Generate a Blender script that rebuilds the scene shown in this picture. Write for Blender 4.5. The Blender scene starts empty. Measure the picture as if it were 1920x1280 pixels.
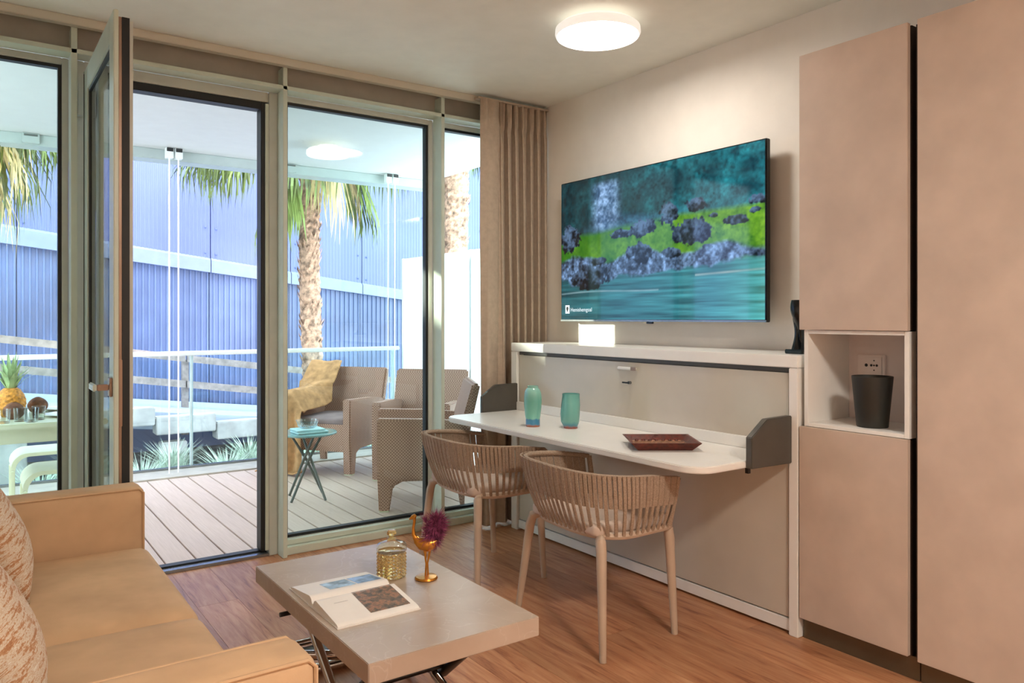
import bpy, bmesh, math, random
import numpy as np
from mathutils import Vector, Matrix
random.seed(7)
sc = bpy.context.scene
COL = sc.collection
PI = math.pi

# ------------------------------------------------------------------ camera
cam_d = bpy.data.cameras.new('camera')
cam = bpy.data.objects.new('camera', cam_d); COL.objects.link(cam)
cam.location = (0, 0, 1.32)
cam.rotation_euler = (PI/2, 0, -math.radians(35.2))
cam_d.sensor_width = 36; cam_d.lens = 1439/1920*36
cam_d.shift_y = -44/1920
cam_d.clip_start = .05
sc.camera = cam

# ------------------------------------------------------------------ world, sun, exposure
w = bpy.data.worlds.new('sky'); sc.world = w; w.use_nodes = True
bg = w.node_tree.nodes['Background']
bg.inputs[0].default_value = (.82, .88, 1.0, 1); bg.inputs[1].default_value = 4.3
sun_d = bpy.data.lights.new('sun', 'SUN'); sun_d.energy = 8; sun_d.angle = math.radians(.6); sun_d.color = (1, .93, .82)
sun = bpy.data.objects.new('sun', sun_d); COL.objects.link(sun)
SUN_AZ, SUN_EL = math.radians(62), math.radians(9.6)
to_sun = Vector((-math.sin(SUN_AZ)*math.cos(SUN_EL), math.cos(SUN_AZ)*math.cos(SUN_EL), math.sin(SUN_EL)))
sun.rotation_euler = to_sun.to_track_quat('Z', 'Y').to_euler(); sun.location = (-4, 9, 6)
vs = sc.view_settings
vs.view_transform = 'Standard'; vs.look = 'None'; vs.gamma = 1; vs.use_curve_mapping = False
vs.exposure = 1.05

# ------------------------------------------------------------------ helpers
def lin(c):
    if isinstance(c, str):
        c = [int(c[i:i+2], 16)/255 for i in (0, 2, 4)]
    return tuple(((v/12.92) if v <= .04045 else ((v+.055)/1.055)**2.4) for v in c) + (1,)

class NT:
    def __init__(s, name):
        s.m = bpy.data.materials.new(name); s.m.use_nodes = True
        s.t = s.m.node_tree; s.n = s.t.nodes; s.b = s.n['Principled BSDF']; s.out = s.n['Material Output']
    def add(s, typ, **kw):
        nd = s.n.new(typ)
        for k, v in kw.items():
            if k.startswith('i_'): nd.inputs[k[2:].replace('_', ' ')].default_value = v
            else: setattr(nd, k, v)
        return nd
    def link(s, a, b): s.t.links.new(a, b)
    def coord(s, scale=(1, 1, 1), rnd=False, rot=(0, 0, 0)):
        tc = s.add('ShaderNodeTexCoord'); mp = s.add('ShaderNodeMapping')
        mp.inputs['Scale'].default_value = scale; mp.inputs['Rotation'].default_value = rot
        s.link(tc.outputs['Object'], mp.inputs['Vector'])
        if rnd:
            oi = s.add('ShaderNodeObjectInfo'); ml = s.add('ShaderNodeMath', operation='MULTIPLY'); ml.inputs[1].default_value = 37
            s.link(oi.outputs['Random'], ml.inputs[0])
            cb = s.add('ShaderNodeCombineXYZ'); s.link(ml.outputs[0], cb.inputs[0]); s.link(ml.outputs[0], cb.inputs[1])
            s.link(cb.outputs[0], mp.inputs['Location'])
        return mp.outputs['Vector']
    def noise(s, vec, scale, detail=4, rough=.55, dist=0):
        nd = s.add('ShaderNodeTexNoise'); nd.inputs['Scale'].default_value = scale; nd.inputs['Detail'].default_value = detail
        nd.inputs['Roughness'].default_value = rough; nd.inputs['Distortion'].default_value = dist
        s.link(vec, nd.inputs['Vector']); return nd.outputs['Fac']
    def ramp(s, fac, stops):
        r = s.add('ShaderNodeValToRGB'); e = r.color_ramp.elements
        while len(e) < len(stops): e.new(.5)
        for i, (p, c) in enumerate(stops): e[i].position = p; e[i].color = lin(c)
        s.link(fac, r.inputs['Fac']); return r.outputs['Color']
    def bump(s, h, strength=.3, dist=.01):
        b = s.add('ShaderNodeBump'); b.inputs['Strength'].default_value = strength; b.inputs['Distance'].default_value = dist
        s.link(h, b.inputs['Height']); s.link(b.outputs['Normal'], s.b.inputs['Normal'])
    def set(s, **kw):
        for k, v in kw.items(): s.b.inputs[k.replace('_', ' ')].default_value = v
        return s

def plain(name, c, rough=.5, metal=0, vary=.06, vs_=8, bump=0, bscale=120, spec=.5, coat=0):
    n = NT(name); v = n.coord()
    f = n.noise(v, vs_, 3)
    a = [max(0, x*(1-vary)) for x in [int(c[i:i+2], 16)/255 for i in (0, 2, 4)]]
    b = [min(1, x*(1+vary)) for x in [int(c[i:i+2], 16)/255 for i in (0, 2, 4)]]
    n.link(n.ramp(f, [(.3, a), (.7, b)]), n.b.inputs['Base Color'])
    n.set(Roughness=rough, Metallic=metal)
    n.b.inputs['Specular IOR Level'].default_value = spec
    if coat: n.b.inputs['Coat Weight'].default_value = coat
    if bump: n.bump(n.noise(v, bscale, 3), bump, .002)
    return n.m

M = {}
M['wall'] = plain('painted_wall', 'F0E9DF', .7, vary=.01, bump=.05, bscale=300)
M['ceil'] = plain('ceiling_paint', 'F1F0E6', .8, vary=.01)
M['spandrel'] = plain('taupe_spandrel_metal', 'B4AEA1', .45, vary=.03)
M['alu'] = plain('pale_grey_green_aluminium', 'D0DACB', .32, vary=.02)
M['alu_tan'] = plain('satin_grey_beige_aluminium', 'CBCFC5', .35, vary=.02)
M['gasket'] = plain('black_rubber_gasket', '15191A', .5, vary=.1)
M['hardware'] = plain('bronze_door_hardware', '9A7F6C', .35, metal=.5, vary=.05)
M['white'] = plain('white_lacquer', 'EDEAE4', .3, vary=.01)
M['niche'] = plain('niche_laminate', 'DCCFCB', .5, vary=.02)
M['bedpanel'] = plain('champagne_lacquer_panel', 'C9BFAF', .16, vary=.025, vs_=3, spec=.6)
M['cabinet'] = plain('beige_textured_laminate', 'C6B3A3', .5, vary=.04, vs_=5, bump=.15, bscale=90)
M['plinth'] = plain('dark_bronze_plinth', '6B604E', .25, metal=.6, vary=.05)
M['darkgap'] = plain('dark_brown_carcass', '2B1F18', .6)
M['bracket'] = plain('dark_grey_powder_coat', '4E4A43', .4, vary=.05)
M['sofa'] = plain('peach_suede_upholstery', 'CBA985', .85, vary=.05, vs_=6, bump=.12, bscale=260, spec=.2)
M['chrome'] = plain('chrome', 'D8D8D8', .08, metal=1, vary=.01)
M['blacksteel'] = plain('black_steel', '141414', .3, vary=.1)
M['rope'] = None
M['chairframe'] = plain('sand_powder_coat', 'BBA590', .5, vary=.03)
M['seatpad'] = plain('pale_cushion_fabric', 'C9B5A6', .9, vary=.04, bump=.2, bscale=400)
M['curtain'] = plain('beige_curtain_cloth', 'BCAB98', .9, vary=.04, vs_=30, bump=.15, bscale=500, spec=.1)
M['lampbody'] = plain('lamp_white', 'F2EEE8', .4, vary=.01)
_b = M['lampbody'].node_tree.nodes['Principled BSDF']; _b.inputs['Emission Color'].default_value = (1, .93, .84, 1); _b.inputs['Emission Strength'].default_value = .3
M['tvblack'] = plain('tv_black', '101214', .25, vary=.1)
M['tvsilver'] = plain('tv_silver', '8E9396', .25, metal=.8, vary=.03)
M['gold'] = plain('brushed_gold', 'C98A3A', .28, metal=.9, vary=.08, vs_=40)
M['feather'] = plain('plum_feather', '7A3A58', .8, vary=.35, vs_=70, spec=.2)
M['paper'] = plain('book_paper', 'EFEAE4', .6, vary=.015)
M['blackcup'] = plain('matt_black_plastic', '26251F', .55, vary=.05)
M['socket'] = plain('socket_plastic', 'E6DAD6', .35, vary=.01)
M['wood_dark'] = plain('carved_red_brown_wood', '5A2418', .35, vary=.3, vs_=45, bump=.6, bscale=60)
M['blackglaze'] = plain('black_glazed_figure', '0F1416', .18, vary=.2)
M['extceil'] = plain('balcony_ceiling_white', 'CED4D3', .6, vary=.01)
M['beam'] = plain('balcony_beam_pale_teal', 'A9B8B4', .4, vary=.02)
M['steel'] = plain('bright_steel', 'FAFAFA', .3, metal=0, vary=.01)  # white stands in for sunlight on the blind rods
M['railwhite'] = plain('white_painted_rail', 'E8F0EC', .35, vary=.01)
M['curb'] = plain('deck_edge_board', 'BBB4A6', .6, vary=.05)
M['timber'] = plain('weathered_timber', '8C827B', .8, vary=.15, vs_=12)
M['concrete'] = plain('weathered_concrete', 'ADACA8', .85, vary=.12, vs_=4, bump=.3, bscale=30)
M['rampface'] = plain('pale_blue_ramp_sheet', 'AAB4C6', .6, vary=.04)
M['ground'] = plain('shaded_soil', '69706A', .95, vary=.25, vs_=3)
M['facade_up'] = plain('light_blue_corrugated_metal', '5E6AA3', .4, vary=.06, vs_=.8)
M['facade_low'] = plain('deep_blue_corrugated_metal', '5A6A8E', .38, vary=.14, vs_=.9)
M['band'] = plain('pale_blue_trim', '7683A5', .4, vary=.03)
M['rivet'] = plain('dark_rivet', '4A5A80', .5)
M['outtable'] = plain('pale_green_painted_metal', 'DDE3C6', .4, vary=.02)
M['sidetable'] = plain('grey_green_steel', '55605C', .35, vary=.05)
M['sidetop'] = plain('teal_glass_top', '7FA9AA', .15, vary=.03)
M['napkin'] = plain('pale_aqua_napkin', 'B5DDE0', .8, vary=.04)
M['blanket'] = plain('camel_throw', 'BD9369', .95, vary=.14, vs_=14, bump=.3, bscale=160, spec=.1)
M['plate'] = plain('plate_white', 'E8EDE6', .2, vary=.01)
M['coconut'] = plain('brown_coconut', '6B4632', .8, vary=.25, vs_=40, bump=.5, bscale=80)
M['pinecrown'] = plain('pineapple_leaf', '8FAE7A', .55, vary=.2, vs_=12)
M['pine'] = plain('pineapple_skin', 'C6862F', .6, vary=.25, vs_=60)
M['frond'] = plain('palm_green', '55642F', .5, vary=.45, vs_=3)
M['frond_dry'] = plain('palm_straw', 'C4B07C', .7, vary=.25, vs_=4)
M['trunk'] = plain('palm_bark', '9A7B68', .95, vary=.4, vs_=16, bump=1, bscale=30)
M['grass'] = plain('blue_fescue', 'A3B3A0', .7, vary=.3, vs_=10)
M['curtain_track'] = plain('ceiling_track_white', 'DAD3C2', .5, vary=.01)

def mk_floor():
    n = NT('oak_floor'); v = n.coord((9, .9, 9), rnd=True)
    g = n.noise(v, 3.2, 8, .6, 1.2); g2 = n.noise(n.coord((60, 2, 60), rnd=True), 4, 3)
    mx = n.add('ShaderNodeMath', operation='MULTIPLY_ADD'); mx.inputs[1].default_value = .3
    n.link(g2, mx.inputs[0]); n.link(g, mx.inputs[2])
    c = n.ramp(mx.outputs[0], [(.42, '8A5237'), (.58, 'B57B55'), (.8, 'C8946C')])
    oi = n.add('ShaderNodeObjectInfo'); hs = n.add('ShaderNodeHueSaturation')
    mr = n.add('ShaderNodeMapRange'); mr.inputs[3].default_value = .86; mr.inputs[4].default_value = 1.12
    n.link(oi.outputs['Random'], mr.inputs[0]); n.link(mr.outputs[0], hs.inputs['Value']); n.link(c, hs.inputs['Color'])
    n.link(hs.outputs[0], n.b.inputs['Base Color']); n.set(Roughness=.42); n.bump(mx.outputs[0], .12, .002)
    return n.m
M['oak'] = mk_floor()
def mk_deck():
    n = NT('composite_deck'); v = n.coord((40, 1.2, 40), rnd=True); g = n.noise(v, 3, 4)
    n.link(n.ramp(g, [(.3, 'C4AF9F'), (.7, 'D2BEAF')]), n.b.inputs['Base Color']); n.set(Roughness=.6); n.bump(g, .2, .002)
    return n.m
M['deck'] = mk_deck()
def mk_marble():
    n = NT('greige_marble'); v = n.coord()
    g = n.noise(v, 5, 6, .55, .3); base = n.ramp(g, [(.3, 'B09C8A'), (.7, 'BEAC9B')])
    wv = n.noise(v, 4.5, 4, .5, 1.6)
    ab = n.add('ShaderNodeMath', operation='SUBTRACT'); ab.inputs[1].default_value = .5; n.link(wv, ab.inputs[0])
    ab2 = n.add('ShaderNodeMath', operation='ABSOLUTE'); n.link(ab.outputs[0], ab2.inputs[0])
    vein = n.ramp(ab2.outputs[0], [(0.0, 'DACDC0'), (.03, '000000')])
    mx = n.add('ShaderNodeMixRGB', blend_type='LIGHTEN'); mx.inputs[0].default_value = .28
    n.link(base, mx.inputs[1]); n.link(vein, mx.inputs[2]); n.link(mx.outputs[0], n.b.inputs['Base Color']); n.set(Roughness=.3)
    return n.m
M['marble'] = mk_marble()
def mk_rope():
    n = NT('sand_rope'); v = n.coord((1, 1, 1), rnd=True); g = n.noise(v, 220, 2)
    n.link(n.ramp(g, [(.3, '94806E'), (.7, 'B6A18D')]), n.b.inputs['Base Color']); n.set(Roughness=.9); n.bump(g, .5, .002)
    n.b.inputs['Specular IOR Level'].default_value = .2
    return n.m
M['rope'] = mk_rope()
def mk_wicker():
    n = NT('brown_wicker'); v = n.coord()
    ch = n.add('ShaderNodeTexChecker'); ch.inputs['Scale'].default_value = 95
    ch.inputs['Color1'].default_value = lin('C8A491'); ch.inputs['Color2'].default_value = lin('94705F')
    n.link(v, ch.inputs['Vector']); n.link(ch.outputs['Color'], n.b.inputs['Base Color'])
    n.set(Roughness=.6); n.bump(ch.outputs['Fac'], .6, .006); return n.m
M['wicker'] = mk_wicker()
def mk_pillow():
    n = NT('woven_rust_cream'); v = n.coord((1, 2.2, 14), rot=(.5, .1, .1)); g = n.noise(v, 6, 6, .75, .3)
    f = n.noise(n.coord(), 180, 2)
    mx = n.add('ShaderNodeMath', operation='MULTIPLY_ADD'); mx.inputs[1].default_value = .22; n.link(f, mx.inputs[0]); n.link(g, mx.inputs[2])
    n.link(n.ramp(mx.outputs[0], [(.46, 'A5704A'), (.56, 'BC8D66'), (.62, 'D8CDBA'), (.7, 'C4A283'), (.76, 'DDD5C6')]), n.b.inputs['Base Color'])
    n.set(Roughness=.9); n.bump(f, .5, .003); return n.m
M['pillow'] = mk_pillow()
def mk_glaze(name, stops):
    n = NT(name); v = n.coord((1, 1, 1)); sp = n.add('ShaderNodeSeparateXYZ'); n.link(v, sp.inputs[0])
    mr = n.add('ShaderNodeMapRange'); mr.inputs[1].default_value = 0; mr.inputs[2].default_value = .24; n.link(sp.outputs[2], mr.inputs[0])
    g = n.noise(n.coord((1, 1, .35)), 40, 4)
    ad = n.add('ShaderNodeMath', operation='MULTIPLY_ADD'); ad.inputs[1].default_value = .09; n.link(g, ad.inputs[0]); n.link(mr.outputs[0], ad.inputs[2])
    n.link(n.ramp(ad.outputs[0], stops), n.b.inputs['Base Color']); n.set(Roughness=.18); n.b.inputs['Coat Weight'].default_value = .4
    n.bump(g, .3, .003); return n.m
M['glazeA'] = mk_glaze('celadon_blue_glaze', [(.06, 'B06A4E'), (.1, '3F8DB4'), (.2, '3E86AE'), (.23, '7CC0AE'), (.6, '6FB3A2'), (1, '9CD0C2')])
M['glazeB'] = mk_glaze('celadon_green_glaze', [(.05, 'B0584A'), (.11, '4E93A3'), (.2, '6FAFA4'), (.6, '74B9B0'), (1, '5AA39E')])

def mk_glass(name, tint, refl=1.0):
    m = bpy.data.materials.new(name); m.use_nodes = True; t = m.node_tree; t.nodes.clear()
    o = t.nodes.new('ShaderNodeOutputMaterial'); tr = t.nodes.new('ShaderNodeBsdfTransparent'); gl = t.nodes.new('ShaderNodeBsdfGlossy')
    mx = t.nodes.new('ShaderNodeMixShader'); fr = t.nodes.new('ShaderNodeLayerWeight'); fr.inputs[0].default_value = .5
    pw_ = t.nodes.new('ShaderNodeMath'); pw_.operation = 'POWER'; pw_.inputs[1].default_value = 5
    mu = t.nodes.new('ShaderNodeMath'); mu.operation = 'MULTIPLY_ADD'; mu.inputs[1].default_value = .96*refl; mu.inputs[2].default_value = .04*refl; mu.use_clamp = True
    tr.inputs[0].default_value = tint; gl.inputs['Roughness'].default_value = .01
    t.links.new(fr.outputs['Facing'], pw_.inputs[0]); t.links.new(pw_.outputs[0], mu.inputs[0]); t.links.new(mu.outputs[0], mx.inputs[0])
    t.links.new(tr.outputs[0], mx.inputs[1]); t.links.new(gl.outputs[0], mx.inputs[2]); t.links.new(mx.outputs[0], o.inputs[0])
    return m
M['glass'] = mk_glass('window_glass', (.90, .97, .94, 1))
M['glass2'] = mk_glass('railing_glass', (.88, .95, .96, 1), 1.0)
M['glassware'] = mk_glass('clear_glassware', (.93, .97, .97, 1), 1.6)
def mk_frost():
    m = bpy.data.materials.new('frosted_glass_screen'); m.use_nodes = True; t = m.node_tree; t.nodes.clear()
    o = t.nodes.new('ShaderNodeOutputMaterial'); d = t.nodes.new('ShaderNodeBsdfDiffuse'); d.inputs[0].default_value = (.95, .97, .97, 1)
    tl = t.nodes.new('ShaderNodeBsdfTranslucent'); tl.inputs[0].default_value = (.94, .98, .98, 1)
    g = t.nodes.new('ShaderNodeBsdfGlossy'); g.inputs['Roughness'].default_value = .25
    a = t.nodes.new('ShaderNodeMixShader'); a.inputs[0].default_value = .5; b = t.nodes.new('ShaderNodeMixShader'); b.inputs[0].default_value = .06
    t.links.new(d.outputs[0], a.inputs[1]); t.links.new(tl.outputs[0], a.inputs[2]); t.links.new(a.outputs[0], b.inputs[1]); t.links.new(g.outputs[0], b.inputs[2])
    t.links.new(b.outputs[0], o.inputs[0]); return m
M['frost'] = mk_frost()
def mk_amber():
    n = NT('amber_glass'); v = n.coord()
    n.link(n.ramp(n.noise(v, 5, 2), [(.3, 'E8C67E'), (.7, 'F0D79E')]), n.b.inputs['Base Color'])
    n.set(Roughness=.03, IOR=1.3); n.b.inputs['Transmission Weight'].default_value = .85; return n.m
M['amber'] = mk_amber()
M['palebottle'] = mk_glass('pale_amber_glass', (.97, .92, .78, 1), 2.2)
def mk_emit(name, col, st):
    m = bpy.data.materials.new(name); m.use_nodes = True; t = m.node_tree; t.nodes.clear()
    o = t.nodes.new('ShaderNodeOutputMaterial'); e = t.nodes.new('ShaderNodeEmission'); e.inputs[0].default_value = col; e.inputs[1].default_value = st
    t.links.new(e.outputs[0], o.inputs[0]); return m
M['lamp'] = mk_emit('lamp_diffuser_glow', (1, .93, .84, 1), 22)
M['lamp_back'] = mk_emit('back_lamp_glow', (1, .91, .81, 1), 86)
M['lamp_out'] = mk_emit('outdoor_lamp_glow', (1, .97, .93, 1), 1.1)

ORG = {}
def thing(name, label, cat, loc=(0, 0, 0), group=None, local=False):
    o = bpy.data.objects.new(name, None); COL.objects.link(o); o.location = loc; o.empty_display_size = .1
    o['label'] = label; o['category'] = cat
    if group: o['group'] = group
    ORG[o.name] = Vector((0, 0, 0)) if local else Vector(loc)
    return o
def tag(o, label=None, cat=None, group=None, kind=None):
    for k, v in (('label', label), ('category', cat), ('group', group), ('kind', kind)):
        if v: o[k] = v
    return o

class MB:
    def __init__(s): s.v = []; s.f = []
    def add(s, vs, fs):
        b = len(s.v); s.v += [tuple(p) for p in vs]; s.f += [tuple(i+b for i in q) for q in fs]; return s
    def box(s, x0, x1, y0, y1, z0, z1):
        return s.add([(x, y, z) for x in (x0, x1) for y in (y0, y1) for z in (z0, z1)],
                     [(0, 1, 3, 2), (4, 6, 7, 5), (0, 4, 5, 1), (2, 3, 7, 6), (0, 2, 6, 4), (1, 5, 7, 3)])
    def prism(s, pts, axis, a, b):
        n = len(pts)
        def mk(p, t): return (t, p[0], p[1]) if axis == 'x' else ((p[0], t, p[1]) if axis == 'y' else (p[0], p[1], t))
        return s.add([mk(p, a) for p in pts]+[mk(p, b) for p in pts],
                     [tuple(range(n))[::-1], tuple(range(n, 2*n))]+[(i, (i+1) % n, n+(i+1) % n, n+i) for i in range(n)])
    def tube(s, path, r, n=8, closed=False):
        P = [Vector(p) for p in path]; k = len(P); R = r if isinstance(r, (list, tuple)) else [r]*k
        vs = []; up = None
        for i in range(k):
            a = P[(i-1) % k] if (closed or i > 0) else P[i]; b = P[(i+1) % k] if (closed or i < k-1) else P[i]
            t = (b-a).normalized()
            if up is None:
                up = Vector((0, 0, 1)) if abs(t.z) < .9 else Vector((1, 0, 0))
            x = t.cross(up).normalized(); y = x.cross(t).normalized(); up = y
            for j in range(n):
                an = 2*PI*j/n; vs.append(P[i]+(x*math.cos(an)+y*math.sin(an))*R[i])
        fs = []
        for i in range(k if closed else k-1):
            i2 = (i+1) % k
            for j in range(n): fs.append((i*n+j, i*n+(j+1) % n, i2*n+(j+1) % n, i2*n+j))
        if not closed: fs += [tuple(range(n))[::-1], tuple(range((k-1)*n, k*n))]
        return s.add(vs, fs)
    def lathe(s, prof, c=(0, 0, 0), n=32, fn=None, cap=True):
        vs = []
        for i, (r, z) in enumerate(prof):
            for j in range(n):
                a = 2*PI*j/n; rr = fn(r, z, a) if fn else r
                vs.append((c[0]+rr*math.cos(a), c[1]+rr*math.sin(a), c[2]+z))
        fs = []
        for i in range(len(prof)-1):
            for j in range(n): fs.append((i*n+j, i*n+(j+1) % n, (i+1)*n+(j+1) % n, (i+1)*n+j))
        if cap: fs += [tuple(range(n))[::-1], tuple(range((len(prof)-1)*n, len(prof)*n))]
        return s.add(vs, fs)
    def grid(s, fn, nu, nv, thick=None):
        vs = [fn(i/nu, j/nv) for i in range(nu+1) for j in range(nv+1)]
        fs = [(i*(nv+1)+j, (i+1)*(nv+1)+j, (i+1)*(nv+1)+j+1, i*(nv+1)+j+1) for i in range(nu) for j in range(nv)]
        return s.add(vs, fs)
    def rbox(s, c, h, r, crown=0, sub=10, puff=0):
        """rounded, crowned cushion block"""
        vs = []; fs = []; N = sub
        idx = {}
        def vert(p):
            k = tuple(round(q, 5) for q in p)
            if k in idx: return idx[k]
            q = [p[i]*h[i] for i in range(3)]
            inn = [max(-(h[i]-r), min(h[i]-r, q[i])) for i in range(3)]
            d = Vector([q[i]-inn[i] for i in range(3)])
            if d.length > 0: d = d.normalized()*r
            o = [inn[i]+d[i] for i in range(3)]
            cr = (1-p[0]**2)*(1-p[1]**2)
            if p[2] > 0: o[2] += crown*cr**.7
            if puff:
                o[0] *= 1+puff*(1-p[2]**2); o[1] *= 1+puff*.6*(1-p[2]**2)
            idx[k] = len(vs); vs.append((c[0]+o[0], c[1]+o[1], c[2]+o[2])); return idx[k]
        for ax in range(3):
            for sg in (-1, 1):
                for i in range(N):
                    for j in range(N):
                        q = []
                        for (a, b) in ((i, j), (i+1, j), (i+1, j+1), (i, j+1)):
                            p = [0, 0, 0]; p[ax] = sg; p[(ax+1) % 3] = math.sin((2*a/N-1)*PI/2)*1.0; p[(ax+2) % 3] = math.sin((2*b/N-1)*PI/2)
                            q.append(vert(p))
                        fs.append(tuple(q) if sg > 0 else tuple(q[::-1]))
        return s.add(vs, fs)
    def build(s, name, m, parent=None, bevel=0, seg=2, smooth=False, base=None, angle=40, label=None, kind=None):
        o0 = ORG.get(parent.name, Vector((0, 0, 0))) if parent else (Vector(base) if base else Vector((0, 0, 0)))
        me = bpy.data.meshes.new(name)
        me.from_pydata([tuple(Vector(p)-o0) for p in s.v], [], s.f)
        bm = bmesh.new(); bm.from_mesh(me)
        bmesh.ops.recalc_face_normals(bm, faces=bm.faces)
        if bevel:
            ed = [e for e in bm.edges if e.is_manifold and e.calc_face_angle(0) > .5]
            bmesh.ops.bevel(bm, geom=ed, offset=bevel, segments=seg, affect='EDGES', clamp_overlap=True)
        bm.to_mesh(me); bm.free()
        if smooth or bevel:
            for p in me.polygons: p.use_smooth = True
            me.set_sharp_from_angle(angle=math.radians(angle))
        me.materials.append(m if not isinstance(m, str) else M[m])
        o = bpy.data.objects.new(name, me); COL.objects.link(o)
        if parent: o.parent = parent; ORG[o.name] = o0
        else:
            o.location = o0; ORG[o.name] = o0
        if label: o['label'] = label
        if kind: o['kind'] = kind
        return o
def box(*a): return MB().box(*a)
def dup(o, parent, loc=None):
    c = o.copy(); COL.objects.link(c); c.parent = parent
    if loc is not None: c.location = loc
    for ch in list(o.children): dup(ch, c)
    return c
def struct(name, mb, m, label=None, **kw):
    o = mb.build(name, m, **kw); o['kind'] = 'structure'
    if label: o['label'] = label
    return o

# ================================================================== ROOM SHELL
XL, XR, YB, YW, ZC = -.45, 3.17, -2.6, 4.27, 2.735
# floor with separate oak planks
fl = struct('floor', box(XL, XR, YB, 4.28, -.06, -.012), 'darkgap', 'oak plank floor of the living room')
pw = .185; plm = {}
x = XL; row = 0
while x < XR-.01:
    wd = min(pw, XR-x); y = YB - (row*.73 % 1.9)
    while y < 4.28:
        y0 = max(y, YB); y1 = min(y+1.9, 4.28)
        if y1-y0 > .02:
            key = (round(wd, 3), round(y1-y0, 3))
            if key not in plm:
                o = box(0, wd-.0012, 0, y1-y0-.0012, -.012, 0).build('plank', 'oak', fl); plm[key] = o.data
            else:
                o = bpy.data.objects.new('plank', plm[key]); COL.objects.link(o); o.parent = fl
            o.location = (x, y0, 0)
        y += 1.9
    x += pw; row += 1
struct('ceiling', box(XL-.1, XR+.1, YB-.1, 4.32, ZC, ZC+.12), 'ceil', 'plain cream ceiling')
struct('wall_right', box(XR, XR+.12, YB-.1, 4.32, -.06, ZC), 'wall', 'cream wall behind the television')
struct('wall_left', box(XL-.12, XL, YB-.1, 4.32, -.06, ZC), 'wall', 'cream wall behind the sofa')
struct('wall_back', box(XL, XR, YB-.12, YB, -.06, ZC), 'wall', 'cream wall at the back of the room')

# ---- window wall
ZT = 2.575   # horizontal fin
FY0, FY1 = 4.166, 4.275
struct('wall_window', box(XL, XR, 4.25, 4.32, ZT+.022, ZC), 'spandrel', 'taupe metal strip above the window wall')
struct('trim_1', box(XL, XR, 4.12, 4.165, 2.695, ZC), 'curtain_track', 'white curtain track along the ceiling over the windows', bevel=.003)
struct('trim_2', box(XL, XR, FY0, FY1, ZT, ZT+.022), 'alu', 'horizontal aluminium fin above the windows', bevel=.002)
fins = [(.388, .414), (1.402, 1.426), (2.40, 2.424)]
for i, (a, b) in enumerate(fins):
    struct('trim_%d' % (i+3), box(a, b, FY0, FY1, 0, 2.70), 'alu', ['aluminium mullion left of the open door', 'aluminium mullion right of the open door', 'aluminium mullion between window and curtain'][i], bevel=.002)
def window(n, x0, x1, label, zt=ZT, sill=True):
    fw = .028
    m = MB().box(x0, x0+fw, 4.275, 4.34, 0, zt).box(x1-fw, x1, 4.275, 4.34, 0, zt).box(x0+fw, x1-fw, 4.275, 4.34, zt-.032, zt)
    m.box(x0+fw, x1-fw, 4.275, 4.34, .0, .075)
    r = struct('window_%d' % n, m, 'alu_tan', label, bevel=.003)
    MB().box(x0, x1, 4.205, 4.274, .0, .045).build('sill_profile', 'alu', r, bevel=.004)
    MB().box(x0, x1, 4.24, 4.274, .046, .075).build('sill_step', 'alu', r, bevel=.003)
    g = .016; a, b, c, d = x0+fw, x1-fw, .075, zt-.032
    MB().box(a, a+g, 4.29, 4.33, c, d).box(b-g, b, 4.29, 4.33, c, d).box(a+g, b-g, 4.29, 4.33, c, c+g).box(a+g, b-g, 4.29, 4.33, d-g, d).build('gasket', 'gasket', r)
    MB().box(a+g, b-g, 4.308, 4.314, c+g, d-g).build('glass_pane', 'glass', r)
window(1, XL, .388, 'fixed window pane left of the open door')
window(2, 1.426, 2.40, 'large fixed window pane beside the open door')
window(3, 2.424, XR, 'narrow window pane partly behind the curtain')
# door frame
m = MB().box(.414, .452, 4.275, 4.34, 0, ZT).box(1.356, 1.402, 4.262, 4.34, 0, ZT).box(.452, 1.356, 4.275, 4.34, 2.52, ZT)
dfm = struct('door_1', m, 'alu_tan', 'frame of the open balcony door', bevel=.003)
MB().box(1.316, 1.355, 4.28, 4.36, .025, 2.519).box(.453, .48, 4.28, 4.36, .025, 2.519).box(.48, 1.316, 4.28, 4.36, 2.478, 2.519).build('gasket', 'gasket', dfm, bevel=.004)
MB().box(1.338, 1.3555, 4.270, 4.279, .03, 2.51).build('jamb_strip', 'alu', dfm)
MB().box(.452, 1.355, 4.255, 4.31, 0.0, .016).build('threshold', 'tvsilver', dfm, bevel=.003)
MB().box(.452, 1.355, 4.311, 4.36, 0.0, .024).build('threshold_seal', 'gasket', dfm)
MB().box(.42, .446, 4.225, 4.274, 2.30, 2.42).build('hinge', 'alu_tan', dfm, bevel=.004)
MB().box(.42, .446, 4.225, 4.274, .25, .37).build('hinge', 'alu_tan', dfm, bevel=.004)
# open leaf, swung 90 degrees into the room
LX0, LX1, LY0, LY1, LZ0, LZ1 = .447, .518, 3.30, 4.20, .02, 2.505
def ring(x0, x1, a, b, c, d, w1, w2): # frame in plane X (y a..b, z c..d)
    return MB().box(x0, x1, a, a+w1, c, d).box(x0, x1, b-w1, b, c, d).box(x0, x1, a+w1, b-w1, c, c+w2).box(x0, x1, a+w1, b-w1, d-w2, d)
lf = struct('door_2', ring(LX0, LX0+.018, LY0-.02, LY1, LZ0, LZ1, .11, .11), 'alu', 'open balcony door leaf of pale aluminium and glass', bevel=.003)
ring(LX0+.0185, LX0+.031, LY0, LY1-.01, LZ0+.02, LZ1-.02, .085, .085).build('inner_frame', 'hardware', lf)
ring(LX0+.0315, LX0+.0585, LY0-.004, LY1-.01, LZ0+.02, LZ1-.02, .075, .075).build('gasket_profile', 'gasket', lf)
ring(LX0+.059, LX1, LY0, LY1-.01, LZ0+.02, LZ1-.03, .08, .08).build('outer_frame', 'alu_tan', lf)
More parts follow.
